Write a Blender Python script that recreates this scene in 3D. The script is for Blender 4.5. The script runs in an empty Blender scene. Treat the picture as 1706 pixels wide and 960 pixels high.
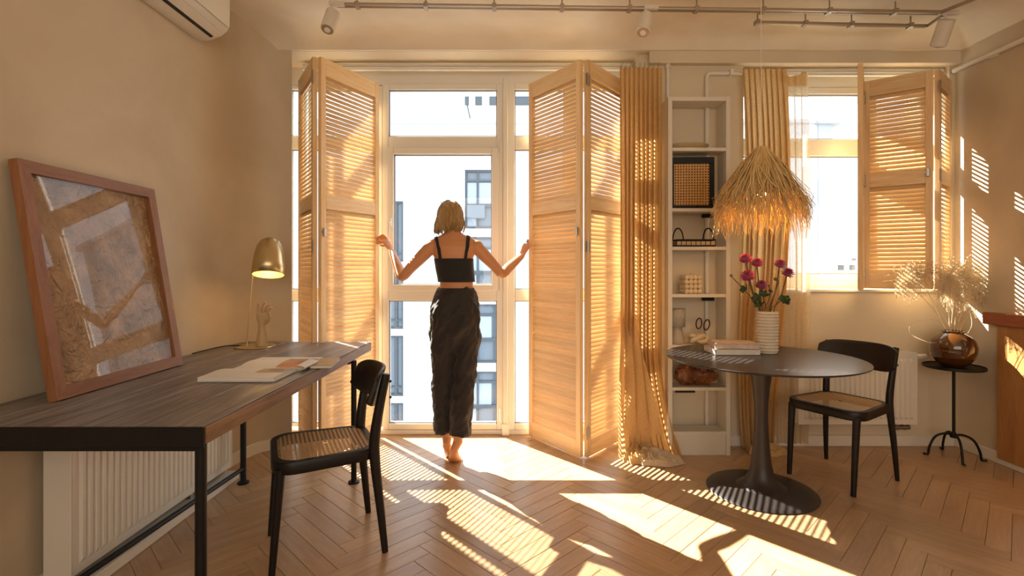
import bpy, math, random
from mathutils import Vector, Matrix, noise
C = bpy.context.scene.collection
PI = math.pi
R = math.radians
random.seed(7)

# ------------------------------------------------------------------ camera
cam_d = bpy.data.cameras.new('camera'); cam = bpy.data.objects.new('camera', cam_d); C.objects.link(cam)
cam_d.sensor_width = 36; cam_d.lens = 845/1706*36; cam_d.shift_y = -30/1706
cam_d.clip_start = .05; cam_d.clip_end = 500
cam.location = (0, 0, 1.23); cam.rotation_euler = (PI/2, 0, 0)
bpy.context.scene.camera = cam
# ------------------------------------------------------------------ world, sun, fill, exposure
sc = bpy.context.scene
sc.view_settings.view_transform = 'Standard'; sc.view_settings.look = 'None'
sc.view_settings.gamma = 1; sc.view_settings.use_curve_mapping = False
sc.view_settings.exposure = 0.12
w = bpy.data.worlds.new('world'); sc.world = w; w.use_nodes = True
bg = w.node_tree.nodes['Background']; bg.inputs[0].default_value = (.80, .90, 1.0, 1); bg.inputs[1].default_value = 3.0
sd = bpy.data.lights.new('sun', 'SUN'); sun = bpy.data.objects.new('sun', sd); C.objects.link(sun)
sd.energy = 38; sd.color = (1, .915, .79); sd.angle = R(.5)
sun.rotation_euler = Vector((.882, -1, -1.14)).to_track_quat('-Z', 'Y').to_euler()
def area(name, loc, rot, sx, sy, e, col):
    d = bpy.data.lights.new(name, 'AREA'); d.shape = 'RECTANGLE'; d.size = sx; d.size_y = sy; d.energy = e; d.color = col
    o = bpy.data.objects.new(name, d); C.objects.link(o); o.location = loc; o.rotation_euler = rot
    return o
area('rear_window_light', (.6, -2.0, 1.7), (R(90), 0, 0), 3.8, 1.8, 56, (1, .87, .72))

# ------------------------------------------------------------------ materials
def newmat(name):
    m = bpy.data.materials.new(name); m.use_nodes = True
    nt = m.node_tree; b = nt.nodes['Principled BSDF']
    return m, nt, b
def N(nt, t, **k):
    n = nt.nodes.new(t)
    for a, v in k.items(): setattr(n, a, v)
    return n
def ramp(nt, fac, stops):
    r = N(nt, 'ShaderNodeValToRGB'); e = r.color_ramp.elements
    while len(e) < len(stops): e.new(.5)
    for i, (p, c) in enumerate(stops): e[i].position = p; e[i].color = (*c, 1)
    nt.links.new(fac, r.inputs[0]); return r.outputs[0]
def bump(nt, b, h, s, d=.002):
    n = N(nt, 'ShaderNodeBump'); n.inputs['Strength'].default_value = s; n.inputs['Distance'].default_value = d
    nt.links.new(h, n.inputs['Height']); nt.links.new(n.outputs[0], b.inputs['Normal'])
def plain(name, col, rough=.5, metal=0, nz=0, nscale=20, bmp=0, emit=None, es=0, coat=0, spec=None, trans=0, sheen=0):
    m, nt, b = newmat(name)
    b.inputs['Base Color'].default_value = (*col, 1); b.inputs['Roughness'].default_value = rough; b.inputs['Metallic'].default_value = metal
    if spec is not None: b.inputs['Specular IOR Level'].default_value = spec
    b.inputs['Coat Weight'].default_value = coat; b.inputs['Transmission Weight'].default_value = trans
    b.inputs['Sheen Weight'].default_value = sheen
    if emit: b.inputs['Emission Color'].default_value = (*emit, 1); b.inputs['Emission Strength'].default_value = es
    if nz or bmp:
        tc = N(nt, 'ShaderNodeTexCoord'); n = N(nt, 'ShaderNodeTexNoise'); n.inputs['Scale'].default_value = nscale; n.inputs['Detail'].default_value = 6
        nt.links.new(tc.outputs['Object'], n.inputs['Vector'])
        if nz:
            nt.links.new(ramp(nt, n.outputs[0], [(.3, tuple(c*(1-nz) for c in col)), (.7, tuple(min(1, c*(1+nz)) for c in col))]), b.inputs['Base Color'])
        if bmp: bump(nt, b, n.outputs[0], bmp)
    return m
def wood(name, c1, c2, c3, stretch=(1, 1, 12), scale=6, rough=.5, var=.18, bmp=.25, coat=0, spec=None):
    """grain streaks along the axis with the small stretch value; every piece shifts its own grain and tone"""
    m, nt, b = newmat(name)
    tc = N(nt, 'ShaderNodeTexCoord'); mp = N(nt, 'ShaderNodeMapping'); mp.inputs['Scale'].default_value = stretch
    nt.links.new(tc.outputs['Object'], mp.inputs[0])
    oi = N(nt, 'ShaderNodeObjectInfo'); ge = N(nt, 'ShaderNodeNewGeometry')
    ad = N(nt, 'ShaderNodeMath', operation='ADD'); nt.links.new(oi.outputs['Random'], ad.inputs[0]); nt.links.new(ge.outputs['Random Per Island'], ad.inputs[1])
    fr = N(nt, 'ShaderNodeMath', operation='FRACT'); nt.links.new(ad.outputs[0], fr.inputs[0])
    ml = N(nt, 'ShaderNodeMath', operation='MULTIPLY'); nt.links.new(fr.outputs[0], ml.inputs[0]); ml.inputs[1].default_value = 37
    n = N(nt, 'ShaderNodeTexNoise', noise_dimensions='4D'); n.inputs['Scale'].default_value = scale; n.inputs['Detail'].default_value = 5; n.inputs['Distortion'].default_value = .6
    nt.links.new(mp.outputs[0], n.inputs['Vector']); nt.links.new(ml.outputs[0], n.inputs['W'])
    n2 = N(nt, 'ShaderNodeTexNoise', noise_dimensions='4D'); n2.inputs['Scale'].default_value = scale*5; n2.inputs['Detail'].default_value = 3
    nt.links.new(mp.outputs[0], n2.inputs['Vector']); nt.links.new(ml.outputs[0], n2.inputs['W'])
    mx = N(nt, 'ShaderNodeMix', data_type='FLOAT'); mx.inputs[0].default_value = .35
    nt.links.new(n.outputs[0], mx.inputs[2]); nt.links.new(n2.outputs[0], mx.inputs[3])
    col = ramp(nt, mx.outputs[0], [(.3, c1), (.5, c2), (.7, c3)])
    hs = N(nt, 'ShaderNodeHueSaturation'); mr = N(nt, 'ShaderNodeMapRange')
    mr.inputs['To Min'].default_value = 1-var; mr.inputs['To Max'].default_value = 1+var
    nt.links.new(fr.outputs[0], mr.inputs[0]); nt.links.new(mr.outputs[0], hs.inputs['Value']); nt.links.new(col, hs.inputs['Color'])
    nt.links.new(hs.outputs[0], b.inputs['Base Color']); b.inputs['Roughness'].default_value = rough
    b.inputs['Coat Weight'].default_value = coat; b.inputs['Coat Roughness'].default_value = .25
    if spec is not None: b.inputs['Specular IOR Level'].default_value = spec
    if bmp: bump(nt, b, mx.outputs[0], bmp, .001)
    return m
def thin(name, col, tr=.5, holes=0, weave=0):
    """cloth that lets light through: diffuse + translucent, with open weave as plain transparency"""
    m, nt, b = newmat(name); nt.nodes.remove(b); out = nt.nodes['Material Output']
    d = N(nt, 'ShaderNodeBsdfDiffuse'); t = N(nt, 'ShaderNodeBsdfTranslucent'); x = N(nt, 'ShaderNodeMixShader'); x.inputs[0].default_value = tr
    tc = N(nt, 'ShaderNodeTexCoord'); n = N(nt, 'ShaderNodeTexNoise'); n.inputs['Scale'].default_value = 60; n.inputs['Detail'].default_value = 4
    mp = N(nt, 'ShaderNodeMapping'); mp.inputs['Scale'].default_value = (1, 1, 5 if weave else 1); nt.links.new(tc.outputs['Object'], mp.inputs[0]); nt.links.new(mp.outputs[0], n.inputs['Vector'])
    c = ramp(nt, n.outputs[0], [(.3, tuple(v*.86 for v in col)), (.7, tuple(min(1, v*1.1) for v in col))])
    for s in (d, t): nt.links.new(c, s.inputs[0])
    bp = N(nt, 'ShaderNodeBump'); bp.inputs['Strength'].default_value = .3; bp.inputs['Distance'].default_value = .001
    nt.links.new(n.outputs[0], bp.inputs['Height']); nt.links.new(bp.outputs[0], d.inputs['Normal'])
    nt.links.new(d.outputs[0], x.inputs[1]); nt.links.new(t.outputs[0], x.inputs[2]); o = x.outputs[0]
    if holes:
        tp = N(nt, 'ShaderNodeBsdfTransparent'); y = N(nt, 'ShaderNodeMixShader'); y.inputs[0].default_value = holes
        nt.links.new(o, y.inputs[1]); nt.links.new(tp.outputs[0], y.inputs[2]); o = y.outputs[0]
    nt.links.new(o, out.inputs[0]); return m
def glassm(name, tint=(1, 1, 1), ior=1.5, rough=0):
    m, nt, b = newmat(name); nt.nodes.remove(b); out = nt.nodes['Material Output']
    t = N(nt, 'ShaderNodeBsdfTransparent'); t.inputs[0].default_value = (*tint, 1)
    g = N(nt, 'ShaderNodeBsdfGlossy'); g.inputs['Roughness'].default_value = rough
    # Schlick reflectance, the same from both faces of the pane
    ge = N(nt, 'ShaderNodeNewGeometry'); dt = N(nt, 'ShaderNodeVectorMath', operation='DOT_PRODUCT'); nt.links.new(ge.outputs['Incoming'], dt.inputs[0]); nt.links.new(ge.outputs['Normal'], dt.inputs[1])
    def mth(op, a, v, rev=False):
        n = N(nt, 'ShaderNodeMath', operation=op); nt.links.new(a, n.inputs[1 if rev else 0])
        if v is not None: n.inputs[0 if rev else 1].default_value = v
        return n.outputs[0]
    r0 = ((ior-1)/(ior+1))**2
    ab = mth('ABSOLUTE', dt.outputs['Value'], None); pw = mth('POWER', mth('SUBTRACT', ab, 1, True), 5)
    fo = mth('ADD', mth('MULTIPLY', pw, 1-r0), r0); x = N(nt, 'ShaderNodeMixShader')
    nt.links.new(fo, x.inputs[0]); nt.links.new(t.outputs[0], x.inputs[1]); nt.links.new(g.outputs[0], x.inputs[2])
    nt.links.new(x.outputs[0], out.inputs[0]); return m
def plaster(name, ca, cb, s=1.6, bmp=.25, rough=.75):
    m, nt, b = newmat(name)
    tc = N(nt, 'ShaderNodeTexCoord'); n = N(nt, 'ShaderNodeTexNoise'); n.inputs['Scale'].default_value = s; n.inputs['Detail'].default_value = 8; n.inputs['Distortion'].default_value = .8
    n2 = N(nt, 'ShaderNodeTexNoise'); n2.inputs['Scale'].default_value = 45; n2.inputs['Detail'].default_value = 4
    for k in (n, n2): nt.links.new(tc.outputs['Object'], k.inputs['Vector'])
    nt.links.new(ramp(nt, n.outputs[0], [(.35, ca), (.65, cb)]), b.inputs['Base Color'])
    mx = N(nt, 'ShaderNodeMath', operation='ADD'); nt.links.new(n.outputs[0], mx.inputs[0]); ms = N(nt, 'ShaderNodeMath', operation='MULTIPLY'); ms.inputs[1].default_value = .12
    nt.links.new(n2.outputs[0], ms.inputs[0]); nt.links.new(ms.outputs[0], mx.inputs[1]); bump(nt, b, mx.outputs[0], bmp, .02)
    b.inputs['Roughness'].default_value = rough; return m
def cane(name, c1, c2, sc_=140):
    """woven cane: crossing strands with open holes"""
    m, nt, b = newmat(name); out = nt.nodes['Material Output']
    tc = N(nt, 'ShaderNodeTexCoord'); sp = N(nt, 'ShaderNodeSeparateXYZ'); nt.links.new(tc.outputs['Object'], sp.inputs[0])
    vals = []
    for ax in cane.axes:
        k = N(nt, 'ShaderNodeMath', operation='MULTIPLY'); k.inputs[1].default_value = sc_*PI*.5; nt.links.new(sp.outputs[ax], k.inputs[0])
        s = N(nt, 'ShaderNodeMath', operation='SINE'); nt.links.new(k.outputs[0], s.inputs[0]); a = N(nt, 'ShaderNodeMath', operation='ABSOLUTE'); nt.links.new(s.outputs[0], a.inputs[0]); vals.append(a.outputs[0])
    mn = N(nt, 'ShaderNodeMath', operation='MINIMUM'); nt.links.new(vals[0], mn.inputs[0]); nt.links.new(vals[1], mn.inputs[1])
    gt = N(nt, 'ShaderNodeMath', operation='GREATER_THAN'); gt.inputs[1].default_value = .72; nt.links.new(mn.outputs[0], gt.inputs[0])
    nt.links.new(ramp(nt, mn.outputs[0], [(0, c2), (.7, c1)]), b.inputs['Base Color']); b.inputs['Roughness'].default_value = .45
    tp = N(nt, 'ShaderNodeBsdfTransparent'); x = N(nt, 'ShaderNodeMixShader'); nt.links.new(gt.outputs[0], x.inputs[0]); nt.links.new(b.outputs[0], x.inputs[1]); nt.links.new(tp.outputs[0], x.inputs[2])
    nt.links.new(x.outputs[0], out.inputs[0]); return m

M = {}
M['wall'] = plaster('wall_plaster', (.565, .465, .33), (.66, .555, .41))
M['wall2'] = plaster('window_wall_paint', (.68, .58, .43), (.73, .63, .47), bmp=.1)
M['ceil'] = plaster('ceiling_plaster', (.76, .675, .535), (.83, .745, .60), s=2.5, bmp=.2)
M['white'] = plain('white_paint', (.78, .73, .63), .4)
M['wframe'] = plain('window_frame_plastic', (.82, .80, .74), .35)
M['radiator'] = plain('radiator_enamel', (.80, .75, .66), .35)
M['oak'] = wood('oak_parquet', (.38, .225, .12), (.45, .28, .15), (.53, .345, .20), (1, 9, 9), 3.5, .30, .10, .08, spec=.5)
M['pine'] = wood('pine_shutter', (.72, .43, .18), (.82, .57, .30), (.88, .70, .44), (1, 14, 14), 3, .5, .10, .15)
M['pinev'] = wood('pine_shutter_upright', (.72, .43, .18), (.82, .56, .29), (.86, .66, .40), (14, 14, 1), 3, .5, .05, .15)
M['desk'] = wood('weathered_desk_wood', (.075, .058, .052), (.20, .172, .158), (.40, .36, .335), (10, .8, 10), 3.2, .42, .18, .8)
M['deskedge'] = wood('desk_edge_wood', (.12, .06, .025), (.24, .13, .06), (.36, .21, .10), (10, .8, 10), 3.2, .55, .1, .7)
M['frame'] = wood('walnut_frame', (.20, .075, .028), (.28, .115, .045), (.34, .15, .065), (10, 1, 10), 4, .45, .06, .2)
M['cabinet'] = wood('cabinet_veneer', (.33, .14, .04), (.43, .20, .065), (.50, .26, .09), (8, 8, 1), 3, .45, .05, .1)
M['redtop'] = wood('red_worktop_wood', (.22, .05, .02), (.30, .08, .03), (.36, .11, .045), (8, 1, 8), 3, .35, .05, .1)
M['black'] = plain('black_steel', (.007, .0065, .0065), .45, spec=.3, nz=.2, nscale=60)
M['chair'] = plain('black_stained_beech', (.009, .0065, .006), .42, spec=.35, nz=.3, nscale=40, bmp=.1)
M['tabletop'] = plain('dark_table_laminate', (.026, .020, .020), .28, nz=.15, nscale=12)
M['tablebase'] = plain('dark_cast_metal', (.030, .022, .020), .42)
M['brass'] = plain('brushed_brass', (.62, .50, .28), .32, 1)
M['brassin'] = plain('brass_inside', (.82, .66, .38), .5, .3)
M['steel'] = plain('steel_hinge', (.45, .42, .38), .35, 1)
M['track'] = plain('track_aluminium', (.42, .36, .29), .4, .7)
M['spot'] = plain('spot_white', (.72, .66, .57), .4)
M['lens'] = plain('spot_lens', (.5, .45, .38), .15, .8)
cane.axes = (0, 1); M['cane'] = cane('cane_seat', (.42, .23, .08), (.58, .36, .15), 110)
cane.axes = (0, 2); M['cane_box'] = cane('cane_box_weave', (.50, .24, .06), (.62, .34, .10), 110)
M['curtain'] = thin('linen_curtain', (.78, .55, .27), .42, 0, 1)
M['sheer'] = thin('sheer_curtain', (.80, .66, .46), .5, .42, 1)
M['glass'] = glassm('window_glass', (.97, .985, .98))
M['raffia'] = wood('raffia', (.52, .32, .11), (.70, .48, .20), (.84, .64, .33), (1, 1, 1), 20, .6, .25, 0)
M['dark'] = plain('dark_gap', (.01, .009, .008), .6)
# ------------------------------------------------------------------ mesh helpers
def tag(o, label=None, cat=None, group=None, kind=None):
    if label: o['label'] = label
    if cat: o['category'] = cat
    if group: o['group'] = group
    if kind: o['kind'] = kind
    return o
def thing(name, label, cat, loc=(0, 0, 0), rz=0, group=None):
    o = bpy.data.objects.new(name, None); o.empty_display_size = .05; C.objects.link(o)
    o.location = loc; o.rotation_euler = (0, 0, rz); return tag(o, label, cat, group)
def chain(o):
    m = Matrix.Identity(4)
    while o: m = o.matrix_basis @ m; o = o.parent
    return m
class MB:
    def __init__(s): s.v = []; s.f = []; s.T = Matrix.Identity(4); s.marks = []
    def mark(s, mat): s.marks.append((len(s.f), mat)); return s   # faces added from here on use this material
    def add(s, vs, fs):
        b = len(s.v); s.v += [tuple(s.T @ Vector(p)) for p in vs]; s.f += [tuple(b+i for i in f) for f in fs]; return s
    def box(s, lo, hi, bev=0):
        (a, b, c), (d, e, f) = lo, hi
        if bev:
            prof = [(a+bev, b), (d-bev, b), (d, b+bev), (d, e-bev), (d-bev, e), (a+bev, e), (a, e-bev), (a, b+bev)]
            rings = []
            for z, k in ((c, bev), (c+bev, 0), (f-bev, 0), (f, bev)):
                cx, cy = (a+d)/2, (b+e)/2
                rings.append([(x-(k if x > cx else -k)*(abs(x-cx) > 1e-9), y-(k if y > cy else -k), z) for x, y in prof])
            return s.loft(rings, True)
        return s.add([(a, b, c), (d, b, c), (d, e, c), (a, e, c), (a, b, f), (d, b, f), (d, e, f), (a, e, f)],
                     [(3, 2, 1, 0), (4, 5, 6, 7), (0, 1, 5, 4), (1, 2, 6, 5), (2, 3, 7, 6), (3, 0, 4, 7)])
    def loft(s, rings, cap=True, closed=True):
        n = len(rings[0]); vs = [p for r in rings for p in r]; fs = []
        for i in range(len(rings)-1):
            for j in range(n if closed else n-1):
                k = (j+1) % n; fs.append((i*n+j, i*n+k, (i+1)*n+k, (i+1)*n+j))
        if cap: fs += [tuple(range(n))[::-1], tuple((len(rings)-1)*n+j for j in range(n))]
        return s.add(vs, fs)
    def prism(s, pts, z0, z1):
        return s.loft([[(x, y, z0) for x, y in pts], [(x, y, z1) for x, y in pts]])
    def tube(s, path, r, n=8, cap=True, flat=1, up=None):
        path = [Vector(p) for p in path]; m = len(path)
        rs = r if isinstance(r, (list, tuple)) else [r]*m
        rings = []; prev = None
        for i, p in enumerate(path):
            t = (path[min(i+1, m-1)]-path[max(i-1, 0)])
            t = t.normalized() if t.length > 1e-9 else Vector((0, 0, 1))
            if prev is None:
                a = Vector(up) if up else (Vector((0, 0, 1)) if abs(t.z) < .9 else Vector((1, 0, 0)))
                u = (a-t*a.dot(t)).normalized()
            else:
                u = (prev-t*prev.dot(t)); u = u.normalized() if u.length > 1e-6 else prev
            prev = u; w_ = t.cross(u)
            rings.append([tuple(p+(u*math.cos(2*PI*k/n)*flat+w_*math.sin(2*PI*k/n))*rs[i]) for k in range(n)])
        return s.loft(rings, cap)
    def lathe(s, prof, n=32, c=(0, 0), cap=True):
        return s.loft([[(c[0]+r*math.cos(2*PI*k/n), c[1]+r*math.sin(2*PI*k/n), z) for k in range(n)] for r, z in prof], cap)
    def ball(s, c, r, n=12, m=8, sq=(1, 1, 1)):
        return s.loft([[(c[0]+sq[0]*r*math.sin(PI*i/m)*math.cos(2*PI*k/n), c[1]+sq[1]*r*math.sin(PI*i/m)*math.sin(2*PI*k/n), c[2]-sq[2]*r*math.cos(PI*i/m)) for k in range(n)]
                       for i in [.08]+list(range(1, m))+[m-.08]])
    def grid(s, fn, nu, nv):
        return s.loft([[fn(i/nu, j/nv) for i in range(nu+1)] for j in range(nv+1)], False, False)
    def mesh(s, name, mat, smooth=False):
        me = bpy.data.meshes.new(name); me.from_pydata(s.v, [], s.f)
        if mat: me.materials.append(mat)
        for st_, mt in s.marks:
            me.materials.append(mt); k = len(me.materials)-1
            for p in me.polygons:
                if p.index >= st_: p.material_index = k
        me.update()
        import bmesh
        bm = bmesh.new(); bm.from_mesh(me); bmesh.ops.recalc_face_normals(bm, faces=bm.faces); bm.to_mesh(me); bm.free()
        if smooth:
            me.polygons.foreach_set('use_smooth', [True]*len(me.polygons))
            try: me.set_sharp_from_angle(angle=R(smooth if smooth is not True else 45))
            except Exception: pass
        return me
    def build(s, name, mat, parent=None, smooth=False, world=False, label=None, cat=None, kind=None, group=None):
        if world and parent:
            inv = chain(parent).inverted(); s.v = [tuple(inv @ Vector(p)) for p in s.v]
        o = bpy.data.objects.new(name, s.mesh(name, mat, smooth)); C.objects.link(o)
        if parent: o.parent = parent
        return tag(o, label, cat, group, kind)
def inst(name, me, parent, loc=(0, 0, 0), rot=(0, 0, 0), scale=None, **k):
    o = bpy.data.objects.new(name, me); C.objects.link(o); o.parent = parent; o.location = loc; o.rotation_euler = rot
    if scale: o.scale = scale
    return tag(o, **k)
def kids(o): return [c for c in bpy.data.objects if c.parent == o]
def dup(root, loc, rz, label):
    def cp(o, p):
        c = o.copy(); C.objects.link(c); c.parent = p
        for k in kids(o): cp(k, c)
        return c
    r = cp(root, None); r.location = loc; r.rotation_euler = (0, 0, rz); r['label'] = label; return r
def solid(o, th, off=0):
    m = o.modifiers.new('thick', 'SOLIDIFY'); m.thickness = th; m.offset = off; return o
def spline(pts, n=8):
    P = [Vector(p) for p in pts]; out = []
    for i in range(len(P)-1):
        a, b, c, d = P[max(i-1, 0)], P[i], P[i+1], P[min(i+2, len(P)-1)]
        for k in range(n):
            t = k/n; out.append(.5*((2*b)+(c-a)*t+(2*a-5*b+4*c-d)*t*t+(3*b-a-3*c+d)*t**3))
    return out+[P[-1]]
def px(x, y, d):        # a point of the photograph put at depth d
    return Vector(((x-853)*d/845, d, 1.23-(y-450)*d/845))

# ================================================================== SETTING
LW = [(-1.79, 2.5), (-1.787, 2.75), (-1.777, 3.0), (-1.76, 3.2), (-1.732, 3.36), (-1.685, 3.445), (-1.60, 3.49), (-1.52, 3.50)]
RWX = 3.10; WY = 3.55; CH = 2.86; CY0 = -2.3
# floor: oak herringbone, every plank a piece
PWd, PL, G_ = .085, .51, .0007
fl = MB().box((-2.1, -2.5, -.06), (3.6, 3.9, -.012)).build('floor', M['dark'], kind='structure')
def plank_mesh():
    b = MB().box((G_, G_, -.012), (PL-G_, PWd-G_, 0), .0012); return b.mesh('plank', M['oak'], False)
pm = plank_mesh()
cands = []
c45 = math.sqrt(.5)
X0 = -.7155
for n_ in range(-6, 8):
    for k_ in range(-60, 60):
        for typ in (0, 1):
            if typ == 0: u, v, a = k_*PWd+n_*PL, k_*PWd-n_*PL, 0
            else: u, v, a = k_*PWd+n_*PL+PL+PWd, k_*PWd-n_*PL+PWd-PL, PI/2
            x, y = X0+(u-v)*c45, (u+v)*c45+.04
            ang = PI/4+a
            cx = x+math.cos(ang)*PL/2-math.sin(ang)*PWd/2; cy = y+math.sin(ang)*PL/2+math.cos(ang)*PWd/2
            if -2.1 < cx < 3.5 and -2.45 < cy < 4.0: cands.append((x, y, ang, cx, cy))
def inview(cx, cy):
    return cy > 1.62 and abs(cx)/cy < 1.05+.1/cy and cx > -1.75 and cy < 3.80 and cx < 3.1
ps = sorted([c for c in cands if inview(c[3], c[4])], key=lambda c: c[4])[:300]
pset = set(ps); rest = MB()
for c in cands:
    if c in pset:
        inst('plank', pm, fl, (c[0], c[1], random.uniform(-.0004, .0004)), (0, 0, c[2]))
    else:
        rest.T = Matrix.Translation((c[0], c[1], 0)) @ Matrix.Rotation(c[2], 4, 'Z'); rest.box((G_, G_, -.012), (PL-G_, PWd-G_, 0))
rest.build('plank_field', M['oak'], fl, kind='stuff')
# walls
def wall_strip(name, pts, z0, z1, mat, th=.12, side=-1):
    out = []
    for i, p in enumerate(pts):
        a, b = Vector(pts[max(i-1, 0)]), Vector(pts[min(i+1, len(pts)-1)]); t = (b-a).normalized(); nn = Vector((-t.y, t.x))*side*-1
        out.append(tuple(Vector(p)+nn*th))
    mb = MB()
    for i in range(len(pts)-1):
        q = [pts[i], pts[i+1], out[i+1], out[i]]
        mb.prism(q, z0, z1)
    return mb
LWs = [tuple(p) for p in [(v.x, v.y) for v in [Vector((-1.80, -2.3, 0)), Vector((-1.795, .5, 0))]+spline([(x, y, 0) for x, y in LW], 5)]]
mbw = MB(); n_w = len(LWs)
mbw.loft([[(x, y, -.02) for x, y in LWs], [(x, y, CH+.02) for x, y in LWs]], False, False)
mbw.loft([[(-1.52, 3.5, -.02), (-1.672, 3.86, -.02), (-1.95, 3.95, -.02), (-1.95, -2.3, -.02)], [(-1.52, 3.5, CH+.02), (-1.672, 3.86, CH+.02), (-1.95, 3.95, CH+.02), (-1.95, -2.3, CH+.02)]], False, False)
wl = mbw.build('wall_left', M['wall'], smooth=30, kind='structure')
MB().box((RWX, CY0, -.02), (RWX+.15, 4.0, CH+.02)).build('wall_right', M['wall'], kind='structure')
# back wall: piers, lintels and the parapet under the second window (niche 1: X -1.52..0.88, niche 2: X 1.62..3.06 from 1.095 up)
NT, NT2 = 2.74, 2.66
wb = MB()
wb.box((.88, WY, -.02), (1.62, 3.95, NT2)); wb.box((1.62, WY, -.02), (3.06, 3.95, 1.075)); wb.box((3.06, WY, -.02), (RWX, 3.95, NT2))
wb.box((-1.95, WY-.05, NT), (.95, 3.95, CH+.02)); wb.box((.95, WY-.05, NT2), (RWX, 3.95, CH+.02)); wb.box((.88, WY, NT2), (.95, 3.95, NT))
wb.build('wall_back', M['wall2'], kind='structure')
MB().box((-1.95, CY0-.15, -.02), (RWX+.15, CY0, CH+.02)).build('wall_front', M['wall'], kind='structure')
MB().box((-1.95, CY0-.15, CH), (RWX+.15, 3.95, CH+.15)).build('ceiling', M['ceil'], kind='structure')
# plaster cove between ceiling and walls
cv = [(0, 0), (.014, .002), (.016, .010), (.024, .03), (.045, .062), (.085, .092), (.14, .108), (.19, .114), (.235, .118)]
mb = MB(); mb.loft([[(x, WY-.05-a, CH-.118+b) for a, b in cv] for x in (-1.9, RWX+.02)], False, False)
mb.build('trim_1', M['ceil'], kind='structure', smooth=25)
mb = MB(); mb.loft([[(RWX-a, y, CH-.118+b) for a, b in cv] for y in (CY0, 3.6)], False, False)
mb.build('trim_2', M['ceil'], kind='structure', smooth=25)
# window board of niche 2
MB().box((1.62, WY-.02, 1.075), (3.06, 3.75, 1.095), .004).build('trim_3', M['white'], kind='structure')
# baseboards
def bb(name, lo, hi): MB().box(lo, hi, .004).build(name, M['white'], kind='structure')
bb('baseboard_back', (.89, WY-.016, 0), (RWX-.016, WY, .075)); bb('baseboard_right', (RWX-.016, CY0, 0), (RWX, WY, .075))
mb = MB(); IN = [(x+.016 if i < len(LWs)-6 else x+.01, y-.004*(i > len(LWs)-12)-.01*(i > len(LWs)-7)) for i, (x, y) in enumerate(LWs)]
mb.loft([[(x, y, 0) for x, y in IN], [(x, y, .07) for x, y in IN], [(x-.012, y+.003, .075) for x, y in IN]], False, False)
mb.build('baseboard_left', M['white'], kind='structure', smooth=30)
# multi-track curtain rails fixed along the lintel
def rail(x0, x1, name, y_, z_):
    mb = MB()
    for k, (yy, zz) in enumerate(((y_, z_+.030), (y_-.008, z_))):
        mb.box((x0, yy-.02, zz-.009), (x1, yy+.008, zz+.009), .003)
    mb.build(name, M['white'], kind='structure')
rail(-1.515, .875, 'trim_4', 3.69, 2.685); rail(1.625, 3.055, 'trim_5', 3.60, 2.61)
# ---- window 1 (three units to the floor) and window 2
def pane_unit(par, x0, x1, zs, y0, y1, fw, sash=()):
    """outer frame from x0 to x1, panes between the heights zs; sash = indices with an opening sash"""
    top, bot = zs[0][1]+fw, zs[-1][0]-fw
    mb = MB()
    mb.box((x0, y0, bot), (x0+fw, y1, top), .005); mb.box((x1-fw, y0, bot), (x1, y1, top), .005)
    mb.box((x0+fw, y0, zs[0][1]), (x1-fw, y1, top), .005); mb.box((x0+fw, y0, bot), (x1-fw, y1, zs[-1][0]), .005)
    for a, b in zip(zs[:-1], zs[1:]): mb.box((x0+fw, y0, b[1]), (x1-fw, y1, a[0]), .005)
    mb.build('window_frame', M['wframe'], par)
    for i, (a, b) in enumerate(zs):
        xa, xb = x0+fw, x1-fw
        if i in sash:
            s = .038; sm = MB()
            sm.box((xa-.012, y0-.014, a-.012), (xa+s, y1-.01, b+.012), .005); sm.box((xb-s, y0-.014, a-.012), (xb+.012, y1-.01, b+.012), .005)
            sm.box((xa+s, y0-.014, a-.012), (xb-s, y1-.01, a+s), .005); sm.box((xa+s, y0-.014, b-s), (xb-s, y1-.01, b+.012), .005)
            sh = sm.build('window_sash', M['wframe'], par); xa += s; xb -= s; a += s; b -= s
        q = MB(); q.T = Matrix.Identity(4)
        for u in ((xa, a, xb, a+.006), (xa, b-.006, xb, b), (xa, a, xa+.006, b), (xb-.006, a, xb, b)):
            q.box((u[0], y0+.012, u[1]), (u[2], y0+.03, u[3]))
        q.build('glazing_seal', M['seal'], par)
        MB().box((xa, y0+.03, a), (xb, y0+.036, b)).build('pane', M['glass'], par)
M['seal'] = plain('rubber_seal', (.25, .25, .26), .6)
w1 = bpy.data.objects.new('window_1', None); C.objects.link(w1); w1['kind'] = 'structure'; w1.location = (0, 3.78, 0)
W1Z = [(2.228, 2.575), (1.085, 2.13), (.085, 1.00)]
def unitw(par, *a):
    before = set(bpy.data.objects); pane_unit(par, *a)
    for o in set(bpy.data.objects)-before: o.location = -Vector(par.location)
unitw(w1, -.965, -.067, W1Z, 3.78, 3.85, .046, (1,))
unitw(w1, -.030, .44, W1Z, 3.78, 3.85, .05, ())
unitw(w1, .44, .90, W1Z, 3.78, 3.85, .05, ())
unitw(w1, -1.52, -.966, W1Z, 3.78, 3.85, .030, ()); unitw(w1, -1.672, -1.535, W1Z, 3.78, 3.85, .024, ())
mb = MB(); mb.box((-.068, 3.765, 0), (-.029, 3.87, 2.66), .006);
mb.box((-1.66, 3.785, 0), (.90, 3.87, .035), .004); mb.box((-1.66, 3.785, 2.61), (.90, 3.87, 2.76), .004); mb.box((-.075, 3.75, 0), (-.02, 3.80, .09), .006)
mb.build('mullion', M['wframe'], w1, world=True)
mb = MB()
for z in (.11, 1.08, 2.10): mb.tube([(-.085, 3.762, z), (-.085, 3.762, z+.09)], .007)
mb.build('hinge', M['wframe'], w1, world=True, smooth=True)
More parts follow.
